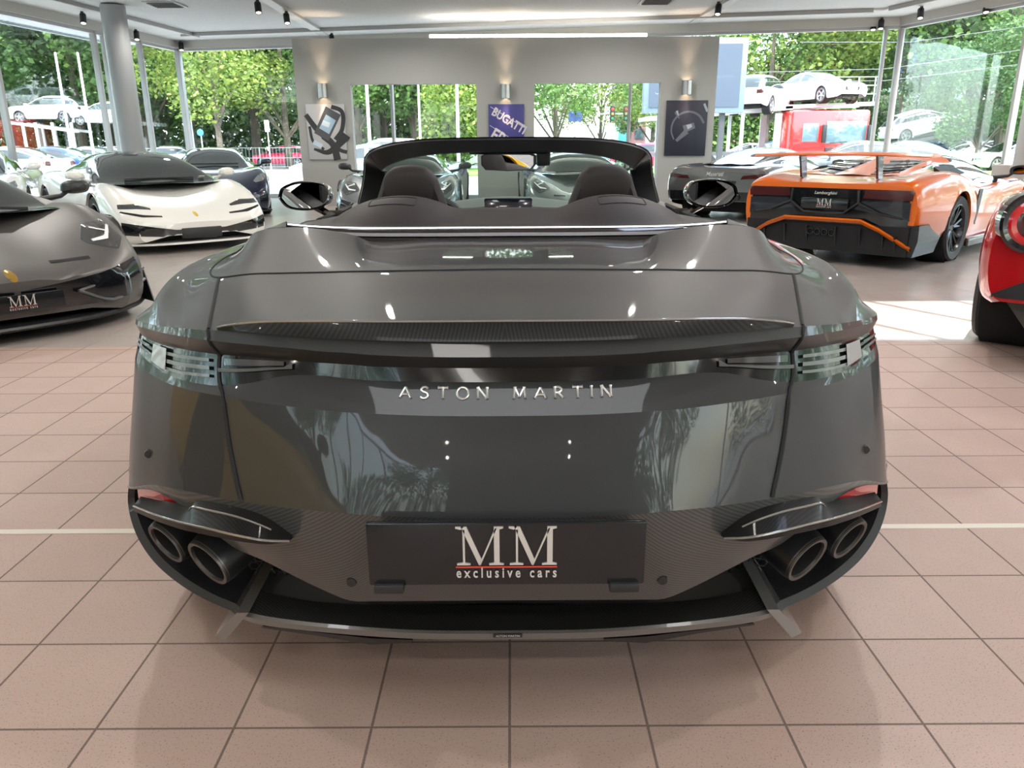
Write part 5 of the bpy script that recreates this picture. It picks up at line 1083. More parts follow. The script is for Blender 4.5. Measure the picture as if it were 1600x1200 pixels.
# ground as four slabs round the building so that it never shows inside
g = G(); g.box((0, 90, GZ-.1), (320, 340, .1)); struct(g.out('ground', ASPH, smooth=False), 'pale asphalt forecourt and road')
a = at(1300, 262, 32); 
struct(G().prism([(at(1330, 240, 36).x, 33), (at(1700, 240, 36).x, 33), (at(1760, 240, 44).x, 47), (at(1340, 240, 44).x, 47)], GZ-.05, GZ+.03, 2).out('lawn', noisy(M('lawn green', (0.16, 0.30, 0.05), 0.9), (0.12, 0.26, 0.04), (0.24, 0.38, 0.08), 6, 4), smooth=False), 'bright green lawn beyond the right glazing')
struct(G().prism([(at(560, 240, 40).x, 38), (at(1060, 240, 40).x, 38), (at(1100, 240, 48).x, 50), (at(540, 240, 48).x, 50)], GZ-.05, GZ+.02, 2).out('verge', MATS['lawn green'], smooth=False), 'grass verge along the road')
def leafmat(name, c1, c2):
    m = M(name, c1, 0.6); n = m.node_tree; b = n.nodes['Principled BSDF']; ge = n.nodes.new('ShaderNodeNewGeometry'); r_ = n.nodes.new('ShaderNodeValToRGB')
    r_.color_ramp.elements[0].color = (*c1, 1); r_.color_ramp.elements[1].color = (*c2, 1); n.links.new(ge.outputs['Random Per Island'], r_.inputs[0]); n.links.new(r_.outputs[0], b.inputs['Base Color'])
    tr = n.nodes.new('ShaderNodeBsdfTranslucent'); ad = n.nodes.new('ShaderNodeMixShader'); ad.inputs[0].default_value = .35; o = n.nodes['Material Output']
    n.links.new(r_.outputs[0], tr.inputs[0]); n.links.new(b.outputs[0], ad.inputs[1]); n.links.new(tr.outputs[0], ad.inputs[2]); n.links.new(ad.outputs[0], o.inputs[0])
    return m
LEAF = [leafmat('leaves mid green', (0.05, 0.12, 0.025), (0.16, 0.27, 0.07)), leafmat('leaves dark green', (0.03, 0.085, 0.025), (0.10, 0.19, 0.055)), leafmat('leaves yellow green', (0.09, 0.17, 0.03), (0.25, 0.31, 0.06))]
BARK = noisy(M('bark', (0.10, 0.08, 0.06), 0.9), (0.06, 0.05, 0.04), (0.16, 0.13, 0.10), 5, 4)
CROWN = {}
def crown_mesh(kind, var, matI, n=9500):
    key = (kind, var, matI)
    if key in CROWN: return CROWN[key]
    rnd = random.Random(hash((kind, var)) % 1000 if False else var*17 + len(kind)); vs = []; fs = []
    blobs = []
    for k in range(26 if kind != 'bush' else 10):
        if kind == 'tall': th = rnd.uniform(0, 6.28); zz = rnd.uniform(.28, .95); rr = .36*math.sqrt(max(0.05, 1-((zz-.6)/.42)**2))*rnd.uniform(.3, 1); blobs.append((Vector((rr*math.cos(th), rr*math.sin(th), zz)), rnd.uniform(.08, .15)))
        elif kind == 'wide': th = rnd.uniform(0, 6.28); zz = rnd.uniform(.40, .93); rr = .55*math.sqrt(max(0.05, 1-((zz-.62)/.36)**2))*rnd.uniform(.3, 1); blobs.append((Vector((rr*math.cos(th), rr*math.sin(th), zz)), rnd.uniform(.10, .17)))
        else: th = rnd.uniform(0, 6.28); blobs.append((Vector((.4*rnd.random()*math.cos(th), .4*rnd.random()*math.sin(th), rnd.uniform(.2, .75))), rnd.uniform(.18, .28)))
    for k in range(n):
        c, r_ = rnd.choice(blobs); d = Vector((rnd.gauss(0, 1), rnd.gauss(0, 1), rnd.gauss(0, 1))).normalized(); p = c + d*r_*rnd.uniform(.55, 1.08); p.z = max(p.z, .05)
        a_ = Vector((rnd.gauss(0, 1), rnd.gauss(0, 1), rnd.gauss(0, .6))).normalized(); b_ = a_.cross((d + Vector((rnd.gauss(0, .5), rnd.gauss(0, .5), rnd.gauss(0, .5)))).normalized()).normalized(); s = rnd.uniform(.008, .017)*(1.6 if kind == 'bush' else 1)
        i = len(vs); vs += [p-a_*s, p+b_*s*.7, p+a_*s, p-b_*s*.7]; fs.append((i, i+1, i+2, i+3))
    me = bpy.data.meshes.new('crown'); me.from_pydata([tuple(v) for v in vs], [], fs); me.materials.append(LEAF[matI]); CROWN[key] = me
    g = G(); g.tube([(0, 0, 0), (.005, 0, .25), (0, .004, .5), (.003, 0, .8)], [.022, .017, .012, .004], 8)
    rnd2 = random.Random(var)
    for c, r_ in blobs[::3]: g.tube([(0, 0, max(.15, c.z-.3)), tuple(c*.55+Vector((0, 0, c.z*.42))), tuple(c)], [.008, .006, .002], 5)
    CROWN[('t',)+key] = mk_me(g, BARK, 'trunk')
    return me
def tree(px, Y, h, kind, matI, label, var=0, wd=1.0, group='trees beyond the road', cat='tree', ptop=None):
    p = at(px, 228, Y); me = crown_mesh(kind, var, matI)
    if ptop is not None: h = at(px, ptop, Y).z - GZ
    nm = {'tall': 'roadside_tree', 'wide': 'broad_tree', 'bush': 'leafy_bush'}[kind]
    t = empty(nm, (p.x, Y, GZ), random.uniform(0, 6.28), label, cat, group); t.scale = (h*wd, h*wd, h)
    for n_, m_ in (('trunk', CROWN[('t', kind, var, matI)]), ('crown', me)):
        o = bpy.data.objects.new(n_, m_); COL.objects.link(o); o.parent = t
T = [(-60, 52, 16, 'tall', 1, 'tall dark green tree at the left picture edge beyond the left glazing', 0), (20, 60, 17, 'wide', 1, 'dark green tree behind the white car on the transporter', 1), (70, 66, 18, 'tall', 0, 'mid green tree rising behind the two flagpoles, left one', 2),
     (130, 58, 16, 'wide', 0, 'mid green tree right of the flagpoles', 0), (175, 64, 17, 'tall', 1, 'dark tree seen between mullions beside the round column', 1), (235, 56, 15, 'tall', 1, 'dark tree seen through the narrow left panes', 3),
     (300, 62, 16, 'wide', 1, 'dark green tree left in the far left window', 0), (345, 48, 9.5, 'wide', 2, 'yellow-green tree in the middle of the far left window', 2), (400, 60, 17, 'tall', 0, 'tall tree right in the far left window', 2), (450, 54, 12, 'wide', 0, 'tree beside the left edge of the partition wall', 1),
     (560, 60, 15, 'tall', 0, 'tree left in the left partition opening', 0), (600, 66, 16, 'wide', 1, 'dark tree beside the mullion in the left partition opening', 1), (650, 60, 15, 'tall', 0, 'tree behind the middle pole of the left partition opening', 3), (700, 46, 6.2, 'bush', 2, 'round yellow-green bushy tree in the left partition opening', 0), (740, 64, 15, 'wide', 0, 'tree at the right edge of the left partition opening', 2),
     (868, 52, 9.2, 'wide', 0, 'dark green tree left in the right partition opening', 1), (938, 66, 8.2, 'wide', 2, 'yellow-green tree in the middle of the right partition opening', 0), (1018, 70, 9.5, 'tall', 0, 'tree behind the billboard', 1),
     (1195, 50, 11.5, 'wide', 2, 'bright yellow-green tree right of the billboard', 3), (1265, 56, 13.5, 'wide', 0, 'broad green tree above the transported cars', 0), (1340, 58, 13.5, 'wide', 0, 'broad green tree left of the double corner post', 2), (1400, 62, 8, 'tall', 1, 'dark tree low between the corner posts', 0),
     (1500, 50, 13.5, 'wide', 0, 'broad green tree right of the blue roof sign', 1), (1560, 44, 12.5, 'tall', 0, 'tall green tree near the right picture edge', 2), (1640, 48, 14, 'wide', 1, 'dark green tree on the right picture edge', 3), (1710, 56, 14, 'tall', 1, 'dark tree past the right picture edge', 0), (1530, 40, 6.5, 'tall', 1, 'slim dark tree standing before the broad one at the right', 1)]
for px, Y, h, kind, mi, lab, var in T: tree(px, Y, h, kind, mi, lab, var)
# more trees round the building, they show in the reflections
for i, (x, y) in enumerate(((-30, 6), (-34, 16), (-38, 28), (-32, -6), (34, 4), (36, -8), (40, 18), (44, 30), (-24, -20), (20, -26), (6, -34), (-10, -36))):
    me = crown_mesh('wide', i % 4, 0); t = empty('broad_tree', (x, y, GZ), i, None); t.scale = (12, 12, 12)
    tag(t, 'green tree beside the showroom, behind or beside the camera', 'tree', 'trees beside the showroom')
    for n_, m_ in (('trunk', CROWN[('t', 'wide', i % 4, 0)]), ('crown', me)): o = bpy.data.objects.new(n_, m_); COL.objects.link(o); o.parent = t
def hedge(x0, x1, Y, h, lab, mi=1):
    a, b = at(x0, 228, Y), at(x1, 228, Y); rnd = random.Random(int(x0)); vs = []; fs = []
    for k in range(int((b.x-a.x)*520)):
        p = Vector((rnd.uniform(a.x, b.x), Y+rnd.uniform(0, 2.5), GZ+h*rnd.random()**.8)); u = Vector((rnd.gauss(0, 1), rnd.gauss(0, 1), rnd.gauss(0, 1))).normalized(); v = u.cross(Vector((rnd.gauss(0, 1), rnd.gauss(0, 1), rnd.gauss(0, 1)))).normalized(); s = rnd.uniform(.16, .34); i = len(vs)
        vs += [p-u*s, p+v*s*.7, p+u*s, p-v*s*.7]; fs.append((i, i+1, i+2, i+3))
    me = bpy.data.meshes.new('hedge'); me.from_pydata([tuple(v) for v in vs], [], fs); me.materials.append(LEAF[mi]); o = bpy.data.objects.new('hedge', me); COL.objects.link(o); tag(o, lab, 'hedge', kind='stuff')
def added_hedge(x, y0, y1, h, lab, along_x=False):
    rnd = random.Random(int(x*7)); vs = []; fs = []
    for k in range(int((y1-y0)*230)):
        a_, b_ = rnd.uniform(y0, y1), x + rnd.uniform(-1.2, 1.2); p = Vector((a_, b_, GZ+h*rnd.random()**.8)) if along_x else Vector((b_, a_, GZ+h*rnd.random()**.8)); u = Vector((rnd.gauss(0, 1), rnd.gauss(0, 1), rnd.gauss(0, 1))).normalized(); v = u.cross(Vector((rnd.gauss(0, 1), rnd.gauss(0, 1), rnd.gauss(0, 1)))).normalized(); s_ = rnd.uniform(.10, .20); i = len(vs)
        vs += [p-u*s_, p+v*s_*.7, p+u*s_, p-v*s_*.7]; fs.append((i, i+1, i+2, i+3))
    me = bpy.data.meshes.new('hedge'); me.from_pydata([tuple(v) for v in vs], [], fs); me.materials.append(LEAF[1]); o = bpy.data.objects.new('hedge', me); COL.objects.link(o); tag(o, lab, 'hedge', kind='stuff')
added_hedge(27.5, -16, 26, 4.2, 'unseen tall hedge beside the right glazing, added to block bright ground'); added_hedge(-27.5, -16, 24, 4.2, 'unseen tall hedge beside the left glazing, added to block bright ground'); added_hedge(-25, -22, 22, 4.2, 'unseen tall hedge behind the showroom, added to block bright ground', True)  # unseen hedges, added to keep the bright ground out of car reflections
hedge(-150, 470, 70, 6.0, 'dense dark undergrowth beneath the left trees'); hedge(540, 750, 74, 5.0, 'undergrowth seen through the left partition opening', 0); hedge(1100, 1420, 78, 6.0, 'undergrowth behind the transporter', 0); hedge(1460, 1800, 62, 4.5, 'undergrowth beneath the right trees', 1)
# buildings
def building(name, x0, x1, ytop, Y, depth, mat, lab, win=None, rows=4, cols=6):
    a = at(x0, 228, Y); b = at(x1, 228, Y); zt = at((x0+x1)/2, ytop, Y).z; r = empty(name, ((a.x+b.x)/2, Y, GZ), 0, lab, 'building'); w_ = b.x-a.x
    G().box((0, depth/2, (zt-GZ)/2), (w_, depth, zt-GZ)).out('wall', mat, r, smooth=False); G().box((0, depth/2, zt-GZ+.15), (w_+.4, depth+.4, .3)).out('roof', M('roof edge grey', (.25, .25, .26), .6), r, smooth=False)
    if win:
        for i in range(cols):
            for j in range(rows): G().box((-w_/2+(i+.5)*w_/cols, -.04, (j+.55)*(zt-GZ)/rows), (w_/cols*.7, .12, (zt-GZ)/rows*.6)).out('window', win, r, smooth=False)
    return r, w_, zt-GZ
BW = M('building glass', (0.03, 0.05, 0.06), 0.25, .0, .3)
r, w_, h_ = building('office_building', 1385, 1520, 52, 92, 14, M('purple brown brick', (0.075, 0.055, 0.065), 0.8), 'purple-brown office building with a blue roof sign, behind the right trees', BW, 5, 6)
vs, fs = textdata('BANK', 1, .05, bold=.03); G().add([Vector((v.x*2.2-2.9, -.25, v.y*2.2+h_-3.9)) for v in vs], fs).out('roof_sign', M('blue sign', (0.01, 0.05, .75), .4), r, smooth=False) if False else G().box((-2.9, -.25, h_-3.1), (5.8, .3, 1.8)).out('roof_sign', M('blue sign', (0.01, 0.05, .75), .4), r, smooth=False)
G().lathe([(.001, -.1), (.9, -.1), (.9, .1), (.001, .1)], Matrix.Translation((.9, -.3, h_-3.2)) @ Matrix.Rotation(R(90), 4, 'X'), 8).out('roof_sign_star', M('orange sign', (.8, .25, .02), .4), r, smooth=False)
r, w_, h_ = building('glass_pavilion', 1428, 1490, 112, 84, 10, M('pale green glass wall', (0.12, 0.18, 0.17), 0.3), 'glass-fronted building between the two right trees', BW, 2, 5)
building('brick_tower', 968, 1008, 120, 84, 8, M('dark brick', (0.17, 0.08, 0.085), .8), 'dark brick building right in the right partition opening', BW, 5, 2)
building('teal_tower', 966, 978, 134, 78, 3, M('teal panel', (0.05, 0.25, 0.32), .4), 'narrow teal tower left of the dark brick building')
building('white_house', 560, 600, 182, 88, 8, M('white render', (.7, .7, .68), .7), 'white low house left in the left partition opening', BW, 1, 3); building('white_house', 640, 700, 190, 90, 8, M('white render', (.7, .7, .68), .7), 'white low house below the yellow-green bushy tree', BW, 1, 4)
building('red_brick_house', 1090, 1200, 196, 96, 8, M('faded red brick', (.30, .16, .14), .8), 'faded red brick house under the billboard', BW, 2, 5)
building('office_slab', 225, 262, 74, 96, 8, M('pale concrete', (.45, .47, .48), .7), 'pale office block behind trees in the narrow left panes', BW, 7, 2)
# billboard
a = at(1008, 60, 26); b = at(1169, 60, 26); zb = at(1100, 177, 26).z; zt = a.z
r = empty('billboard', ((a.x+b.x)/2, 26, GZ), 0, 'slate blue billboard back on two dark posts beyond the partition', 'billboard'); w_ = b.x-a.x
G().box((0, 0, (zt+zb)/2-GZ), (w_, .25, zt-zb), bev=.02).out('billboard_frame', M('billboard frame', (.14, .19, .24), .5), r); G().box((0, -.13, (zt+zb)/2-GZ), (w_-.36, .04, zt-zb-.36)).out('billboard_panel', M('billboard slate', (.055, .075, .11), .5), r, smooth=False)
for x in (w_/2-.62, -w_/2+.6): G().box((x, .1, (zb-GZ)/2), (.16, .2, zb-GZ)).out('post', M('dark post', (.05, .055, .06), .5), r, smooth=False)
# poles, lamps, signs
WPOLE = M('white pole', (.75, .76, .78), .4)
def pole(x, Y, ytop, lab, rad=.06, mat=WPOLE, name='flagpole', cat='pole'):
    p = at(x, 225, Y); zt = at(x, ytop, Y).z if False else (CH + (at(x, ytop, Y).z-CH)); o = G().lathe([(rad, 0), (rad*.7, zt-GZ), (.001, zt-GZ+.02)], n=12).out(name, mat, loc=(p.x, Y, GZ)); return tag(o, lab, cat)
pole(110, 34, 82, 'white flagpole crossing the transported white car, left one'); pole(144, 34, 82, 'white flagpole just right of the transported white car')
pole(578, 30, 95, 'white flagpole at the left edge of the left partition opening', .07); pole(657, 36, 128, 'slim white pole in the middle of the left partition opening', .06); pole(716, 33, 100, 'pale blue-grey flagpole right in the left partition opening', .08, M('blue grey pole', (.45, .5, .6), .4))
pole(303, 50, 150, 'thin grey lamp post left in the far left window', .06, M('grey pole', (.4, .42, .44), .5), 'lamp_post', 'lamp post'); pole(344, 50, 120, 'thin grey post in the middle of the far left window', .06, MATS['grey pole'], 'lamp_post', 'lamp post')
def signpost(x, y, Y, w_, h_, col, lab, round_=False):
    p = at(x, y, Y); r = empty('road_sign', (p.x, Y, GZ), 0, lab, 'sign'); G().tube([(0, .06, 0), (0, .06, p.z-GZ)], .035).out('post', MATS['grey pole'], r)
    if round_: G().lathe([(.001, .02), (w_/2, .02), (w_/2, 0), (.001, 0)], Matrix.Translation((0, 0, p.z-GZ)) @ Matrix.Rotation(R(90), 4, 'X'), 24).out('sign_plate', M('sign %s' % str(col), col, .4), r, smooth=False)
    else: G().box((0, 0, p.z-GZ), (w_, .03, h_), bev=.005).out('sign_plate', M('sign %s' % str(col), col, .4), r)
signpost(313, 207, 42, .34, .34, (.05, .2, .65), 'round blue road sign in the far left window', True)
signpost(417, 197, 46, .26, .62, (.75, .76, .76), 'narrow white sign on a post right in the far left window'); signpost(899, 182, 50, .8, .6, (.05, .08, .3), 'dark blue direction sign in the right partition opening')
signpost(898, 203, 48, .75, .75, (.8, .8, .8), 'round white road sign beneath the blue direction sign', True); signpost(954, 205, 50, .5, .9, (.85, .84, .8), 'white sign panel under the traffic light arm')
p = at(932, 228, 52); r = empty('traffic_light', (p.x, 52, GZ), 0, 'traffic light on a long horizontal arm, right partition opening', 'traffic light'); zz = at(950, 178, 52).z-GZ; dx = at(978, 228, 52).x-p.x
G().tube([(0, 0, 0), (0, 0, zz), (dx, 0, zz)], .06).out('mast', MATS['grey pole'], r)
for x in (dx*.5, dx*.95):
    hd_ = G().box((x, -.1, zz), (.3, .2, .9), bev=.02).out('signal_head', DARK, r)
    for q, c in ((.28, (.8, .05, .02)), (0, (.35, .25, .05)), (-.28, (.03, .2, .06))): G().lathe([(.09, .02), (.001, .03)], Matrix.Translation((x, -.2, zz+q)) @ Matrix.Rotation(R(90), 4, 'X'), 14).out('signal_lens', M('signal %s' % str(c), c, .3), hd_)
p = at(20, 228, 44); r = empty('street_lamp', (p.x, 44, GZ), 0, 'small street lamp left of the transported white car', 'street lamp'); zz = at(20, 162, 44).z-GZ
G().tube([(0, 0, 0), (0, 0, zz), (-.5, 0, zz+.1)], .045).out('lamp_pole', MATS['grey pole'], r); G().box((-.7, 0, zz+.08), (.5, .2, .1), bev=.02).out('lamp_head', WHITE, r)
# railing at the edge of the forecourt
def railing(x0, x1, Y, lab, h=1.35):
    a, b = at(x0, 228, Y), at(x1, 228, Y); L = b.x-a.x; r = empty('fence', (a.x, Y, GZ), 0, lab, 'fence'); FM = M('fence galvanised', (.42, .45, .46), .5, .3)
    n = int(L/2.5)
    for i in range(n+1): G().box((L*i/n, 0, h/2), (.05, .05, h)).out('post', FM, r, smooth=False)
    g = G()
    for z in (h*.97, h*.5, .12): g.box((L/2, 0, z), (L, .03, .03))
    g.out('rail', FM, r, smooth=False); g = G()
    for i in range(int(L/.22)): g.box((i*.22+.1, 0, h*.52), (.012, .012, h*.9))
    g.out('wire_panel', FM, r, smooth=False)
railing(-120, 470, 52, 'low galvanised wire fence along the left forecourt edge'); railing(540, 1010, 56, 'low galvanised wire fence seen through the partition openings')
for i, (x0, y0, x1, y1) in enumerate(((1180, 113, 1640, 72), (1180, 128, 1640, 95), (1250, 66, 1640, 36))):
    a, b = at(x0, y0, 30), at(x1, y1, 24); tag(G().tube([a, (a+b)/2 - Vector((0, 0, .25)), b], .010, 6).out('overhead_wire', M('wire grey', (.18, .18, .18), .5)), ['lowest', 'middle', 'topmost'][(1, 0, 2)[i]] + ' overhead wire crossing the right glazing view', 'wire')
# ---- everyday cars outside, one body of each kind
PROTO = {}
def street_car(kind):
    if kind in PROTO: return PROTO[kind]
    hold = empty('proto_car'); pm = M('street paint', (.7, .7, .7), .25, .1, 1)
    if kind == 'suv':
        st = [(2.35, .6, .78, .80, .40), (2.3, .84, .90, .92, .30), (2.0, .92, 1.0, 1.0, .26), (1.4, .94, 1.04, 1.06, .26), (.9, .94, 1.06, 1.05, .26), (0, .93, 1.05, 1.05, .26), (-1, .93, 1.07, 1.05, .26), (-1.8, .92, 1.08, 1.06, .3), (-2.25, .86, 1.05, 1.05, .36), (-2.32, .80, 1.0, 1.0, .4)]
        gh = [(1.15, 1.05, .70), (.75, 1.30, .66), (.4, 1.52, .62), (0, 1.64, .60), (-.9, 1.66, .58), (-1.6, 1.60, .56), (-2.0, 1.40, .56), (-2.25, 1.06, .58)]; arc = [(1.45, .40, .37), (-1.4, .40, .37)]; r_ = .36
    elif kind == 'hatch':
        st = [(1.95, .55, .62, .64, .34), (1.9, .78, .74, .76, .24), (1.6, .84, .84, .86, .2), (1.1, .85, .90, .93, .2), (.6, .85, .92, .93, .2), (-.6, .85, .93, .93, .2), (-1.5, .84, .95, .94, .24), (-1.9, .78, .92, .92, .3), (-1.95, .72, .88, .88, .34)]
        gh = [(1.1, .92, .64), (.7, 1.18, .60), (.35, 1.38, .57), (0, 1.46, .55), (-.8, 1.46, .53), (-1.35, 1.38, .51), (-1.65, 1.18, .52), (-1.88, .95, .54)]; arc = [(1.25, .35, .32), (-1.2, .35, .32)]; r_ = .31
    else:
        st = [(2.3, .58, .60, .62, .32), (2.25, .82, .70, .73, .22), (1.9, .89, .82, .83, .18), (1.4, .90, .88, .90, .18), (.8, .90, .91, .92, .18), (-.6, .90, .93, .92, .18), (-1.5, .90, .96, .95, .2), (-2.15, .85, .98, .97, .28), (-2.28, .80, .92, .92, .34)]
        gh = [(1.15, .90, .66), (.7, 1.14, .62), (.3, 1.33, .58), (-.1, 1.42, .56), (-.7, 1.41, .54), (-1.2, 1.31, .52), (-1.6, 1.12, .52), (-1.9, .98, .52)]; arc = [(1.4, .37, .34), (-1.35, .37, .34)]; r_ = .33
    bv = car_shape(hold, st, gh, arc, pm, pm, bp=-.25, step=.12); W_ = st[4][1]
    wheels(hold, arc[0][0], arc[1][0], W_-.12, W_-.12, r_, r_, .21, .21, 'five', ALU)
    for s in (1, -1): wing_mirror(hold, W_+.10, .85, st[4][2]+.06, pm, s, .16)
    zf = st[1][2]
    both_sides(lambda g, s: dp(g, bv, s, [(.42, zf-.05), (.78, zf-.02)], [(.44, zf-.17), (.80, zf-.15)], '+y'), hold, 'headlamp', LAMP)
    g = G(); drape(g, bv, [(-.38, zf-.08), (.38, zf-.08)], [(-.34, zf-.22), (.34, zf-.22)], '+y', .006, 14, 4); drape(g, bv, [(-.5, zf-.36), (.5, zf-.36)], [(-.5, zf-.46), (.5, zf-.46)], '+y', .006, 14, 4); g.out('front_grille', DARK, hold)
    both_sides(lambda g, s: dp(g, bv, s, [(.50, st[-1][2]-.04), (.80, st[-1][2]-.02)], [(.50, st[-1][2]-.20), (.80, st[-1][2]-.18)], '-y'), hold, 'tail_lamp', DKRED)
    g = G(); drape(g, bv, [(-.26, .62), (.26, .62)], [(-.26, .51), (.26, .51)], '+y', .01, 6, 3); drape(g, bv, [(-.26, .72), (.26, .72)], [(-.26, .61), (.26, .61)], '-y', .01, 6, 3); g.out('number_plate', WHITE, hold)
    PROTO[kind] = hold
    return hold
used_proto = set()
def put_car(kind, paintm, loc, deg, label, name, tilt=0.0):
    pr = street_car(kind)
    def cp(o, par):
        c = o.copy(); COL.objects.link(c)
        if par: c.parent = par
        if c.type == 'MESH' and any(m and m.name.startswith('street paint') for m in c.data.materials):
            c.material_slots[0].link = 'OBJECT'; c.material_slots[0].material = paintm
        for ch in list(o.children): cp(ch, c)
        return c
    c = cp(pr, None); c.name = name; c.location = loc; c.rotation_euler = (R(tilt), 0, R(deg)); tag(c, label, 'car', 'cars parked outside')
    return c
PW = M('outdoor white', (.80, .81, .82), .25, 0, 1); PB = M('outdoor blue', (.02, .06, .42), .2, .3, 1); PR_ = M('outdoor crimson', (.55, .02, .09), .25, .1, 1); PS = M('outdoor silver', (.45, .48, .50), .25, .6, 1); PK = M('outdoor dark', (.03, .035, .04), .2, .3, 1); PG = M('outdoor grey', (.14, .15, .16), .25, .5, 1)
def gl(px, Y): p = at(px, 228, Y); return (p.x, Y, GZ)
put_car('hatch', PR_, gl(438, 58), 98, 'crimson hatchback right in the far left window', 'hatchback')
put_car('sedan', PB, gl(72, 33), 78, 'bright blue car beyond the left glazing', 'blue_saloon')
put_car('sedan', PW, gl(5, 30), 80, 'white saloon left of the blue car, cut by the picture edge', 'white_saloon')
put_car('sedan', PS, gl(130, 38), 80, 'silver saloon just right of the blue car', 'silver_saloon'); put_car('sedan', PW, gl(165, 42), 85, 'white saloon beside the foot of the round column', 'white_saloon')
put_car('hatch', PS, gl(253, 50), 95, 'silver hatchback seen through the narrow left panes', 'silver_hatchback')
put_car('suv', PW, gl(590, 33), 100, 'white car left in the left partition opening', 'white_suv'); put_car('sedan', PS, gl(562, 27), 95, 'pale blue-silver car at the left edge of the left partition opening', 'silver_saloon'); put_car('sedan', PW, gl(690, 50), 80, 'white saloon beneath the yellow-green bushy tree', 'white_saloon')
put_car('hatch', PR_, gl(1010, 46), 60, 'red hatchback right in the right partition opening', 'hatchback'); put_car('sedan', PW, gl(870, 56), 85, 'white saloon left in the right partition opening', 'white_saloon'); put_car('hatch', PW, gl(990, 60), 110, 'white hatchback by the dark brick building', 'white_hatchback')
put_car('sedan', PS, gl(1165, 52), 90, 'silver saloon beneath the billboard', 'silver_saloon'); put_car('hatch', PB, gl(1200, 44), 70, 'blue hatchback beside the transporter tail', 'blue_hatchback')
put_car('sedan', PG, gl(1335, 27), 75, 'dark grey saloon in front of the red truck cab', 'grey_saloon'); put_car('sedan', PS, gl(1400, 29), 78, 'silver saloon at the foot of the double corner post', 'silver_saloon')
put_car('sedan', PW, gl(1498, 42), -88+180, 'white saloon parked on the ground right of the ramp', 'white_saloon'); put_car('sedan', PW, gl(1580, 40), 100, 'white saloon near the right picture edge', 'white_saloon'); put_car('suv', PK, gl(1450, 48), 80, 'dark car under the ramp with the white hatchback', 'dark_suv'); put_car('hatch', PG, gl(1545, 50), 90, 'dark hatchback between the two white saloons', 'dark_hatchback')
# ---- car transporters
STEELW = M('transporter white', (.66, .67, .68), .4, .2); STEELD = M('transporter dark', (.08, .08, .085), .5)
def deck(par, x0, x1, y, z, wd, tiltz=0.0, mat=STEELW):
    for s in (-1, 1): G().prism([(x0, z), (x1, z+tiltz), (x1, z+tiltz-.16), (x0, z-.16)], y+s*wd/2-.25, y+s*wd/2+.25, 1).out('wheel_track', mat, par, smooth=False)
p0 = at(40, 190, 52); p1 = at(220, 202, 60)
tr = empty('car_transporter', (p0.x, 52, GZ), 0, 'white car transporter deck behind the left flagpoles', 'transporter'); zt = p0.z-GZ; L = p1.x-p0.x
deck(tr, -.5, L, 0, zt, 1.6, -.55); deck(tr, -.5, L, 0, .95, 1.8, 0, STEELD)
for x in (.4, L*.33, L*.62, L*.95):
    for s in (-1, 1): G().box((x, s*1.05, zt/2), (.14, .12, zt-.2)).out('deck_post', STEELW, tr, smooth=False)
for x in (1.2, 2.2, L-1.5, L-2.6):
    for s in (-1, 1): G().lathe([(.001, -.14), (.3, -.14), (.45, -.12), (.48, 0), (.45, .14), (.3, .14), (.001, .12)], Matrix.Translation((x, s*.95, .48)) @ Matrix.Rotation(R(90), 4, 'X'), 24).out('truck_wheel', RUBBER, tr)
put_car('suv', PW, (at(87, 228, 52).x, 52, GZ+zt-.13), 88, 'white family car riding on the upper deck of the left transporter', 'white_suv', 0); put_car('hatch', PW, (at(172, 228, 52).x, 52, GZ+zt-.30), 88, 'white hatchback behind the first car on the left transporter', 'white_hatchback')
# right transporter with its red cab
Yt = 36
zc = at(1240, 164, Yt).z-GZ; xa = at(1130, 228, Yt).x; xb = at(1360, 228, Yt).x
tr = empty('car_transporter', (xa, Yt+.5, GZ), 0, 'car transporter with a red cab, two cars on its upper deck', 'transporter'); L = xb-xa
deck(tr, -3.5, L*.45, .6, zc-.45, 1.7, .42); deck(tr, L*.40, L, .6, zc, 1.7, .12); deck(tr, -3.5, L*.5, .6, 1.0, 1.8, 0, STEELD)
for x in (-2.6, L*.12, L*.36): 
    for s in (-.45, 1.65): G().box((x, s, zc/2-.1), (.28 if x > 2 else .14, .12, zc-.5)).out('deck_post', STEELW, tr, smooth=False)
for x in (L*.62, L*.74, L*.88, L*.99): G().box((x, -.35, zc+.62), (.04, .04, 1.1)).out('railing_post', STEELW, tr, smooth=False)
g = G()
for z in (.45, .8, 1.15): g.box((L*.81, -.35, zc+z), (L*.38, .03, .03))
g.out('deck_railing', STEELW, tr, smooth=False)
cx0 = at(1232, 228, Yt-.6).x-xa; cx1 = at(1352, 228, Yt-.6).x-xa; zr = at(1300, 172, Yt-.6).z-GZ
cab = empty('truck_cab', (0, 0, 0)); cab.parent = tr; cw = cx1-cx0
REDC = M('cab red', (.75, .02, .02), .25, 0, 1)
G().box((cx0+cw/2, -.2, .55+(zr-.55)/2), (cw, 2.2, zr-.55), bev=.12).out('cab_body', REDC, cab)
G().box((cx0+cw*.70, -1.32, zr*.66), (cw*.52, .05, zr*.34), bev=.02).out('windscreen', M('cab glass', (.10, .16, .19), .05, 0, 1), cab); G().box((cx0+cw*.24, -1.32, zr*.66), (cw*.20, .05, zr*.28), bev=.02).out('side_window', MATS['cab glass'], cab)
G().box((cx0+cw*.40, -1.50, zr*.64), (.18, .16, .75), bev=.03).out('cab_mirror', DARK, cab); G().box((cx0+cw*.98, -1.45, zr*.64), (.14, .16, .7), bev=.03).out('cab_mirror', DARK, cab)
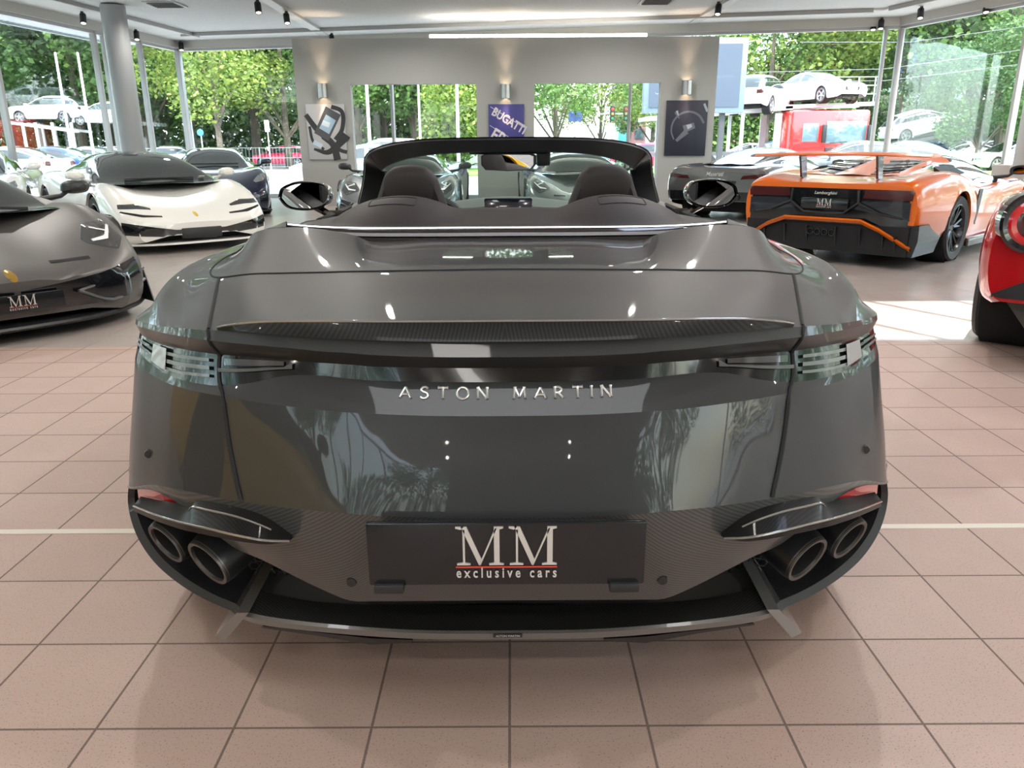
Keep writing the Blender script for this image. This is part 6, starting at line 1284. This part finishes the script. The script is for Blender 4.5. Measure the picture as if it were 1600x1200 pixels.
G().box((cx0+cw*.70, -1.33, zr*.34), (cw*.5, .06, .5), bev=.02).out('grille', DARK, cab); G().tube([(cx0+cw*.5, -1.37, zr*.5), (cx0+cw*.72, -1.37, zr*.52)], .02).out('wiper', DARK, cab)
for x in (-2, -.8, L*.3, cx0+.7, cx1-.7):
    for s in (-.8, 1.4): G().lathe([(.001, -.14), (.3, -.14), (.45, -.12), (.48, 0), (.45, .14), (.3, .14), (.001, .12)], Matrix.Translation((x, s, .48)) @ Matrix.Rotation(R(90), 4, 'X'), 24).out('truck_wheel', RUBBER, tr)
put_car('sedan', PW, (at(1268, 228, Yt+1.0).x, Yt+1.1, GZ+zc+.06), -162, 'white and grey saloon on the upper deck above the red cab', 'white_saloon'); put_car('suv', PW, (at(1182, 228, Yt+1.3).x, Yt+1.1, GZ+zc-.38), -35, 'white car at the back of the upper deck, half behind the billboard', 'white_suv')
# ramp with the tilted white hatchback
pr_ = at(1440, 208, 44); rp = empty('loading_ramp', (pr_.x, 44, GZ), 0, 'loading ramp carrying a tilted white hatchback', 'ramp'); zz = pr_.z-GZ
for s in (-.7, .7): G().prism([(-2.4, zz-.75), (2.6, zz+.35), (2.6, zz+.2), (-2.4, zz-.9)], s-.2, s+.2, 1).out('ramp_track', STEELD, rp, smooth=False)
for x in (-1.9, 2.1):
    for s in (-.7, .7): G().box((x, s, (zz+.2*x-.2)/2), (.12, .12, max(.3, zz+.2*x-.25))).out('ramp_leg', STEELD, rp, smooth=False)
c = put_car('hatch', PW, (pr_.x, 44, GZ+zz-.18), -90, 'white hatchback tilted on the loading ramp right of the corner post', 'white_hatchback'); c.rotation_euler = (0, R(-12.4), 0); c.rotation_euler = (Matrix.Rotation(R(-12.4), 3, 'Y') @ Matrix.Rotation(R(-90), 3, 'Z')).to_euler()
put_car('hatch', PG, (at(1375, 228, 43).x, 43, GZ), 170, 'grey hatchback beside the red cab', 'grey_hatchback')
for pr in list(PROTO.values()):
    def rm(o):
        for ch in list(o.children): rm(ch)
        bpy.data.objects.remove(o)
    rm(pr)
bpy.context.view_layer.update()
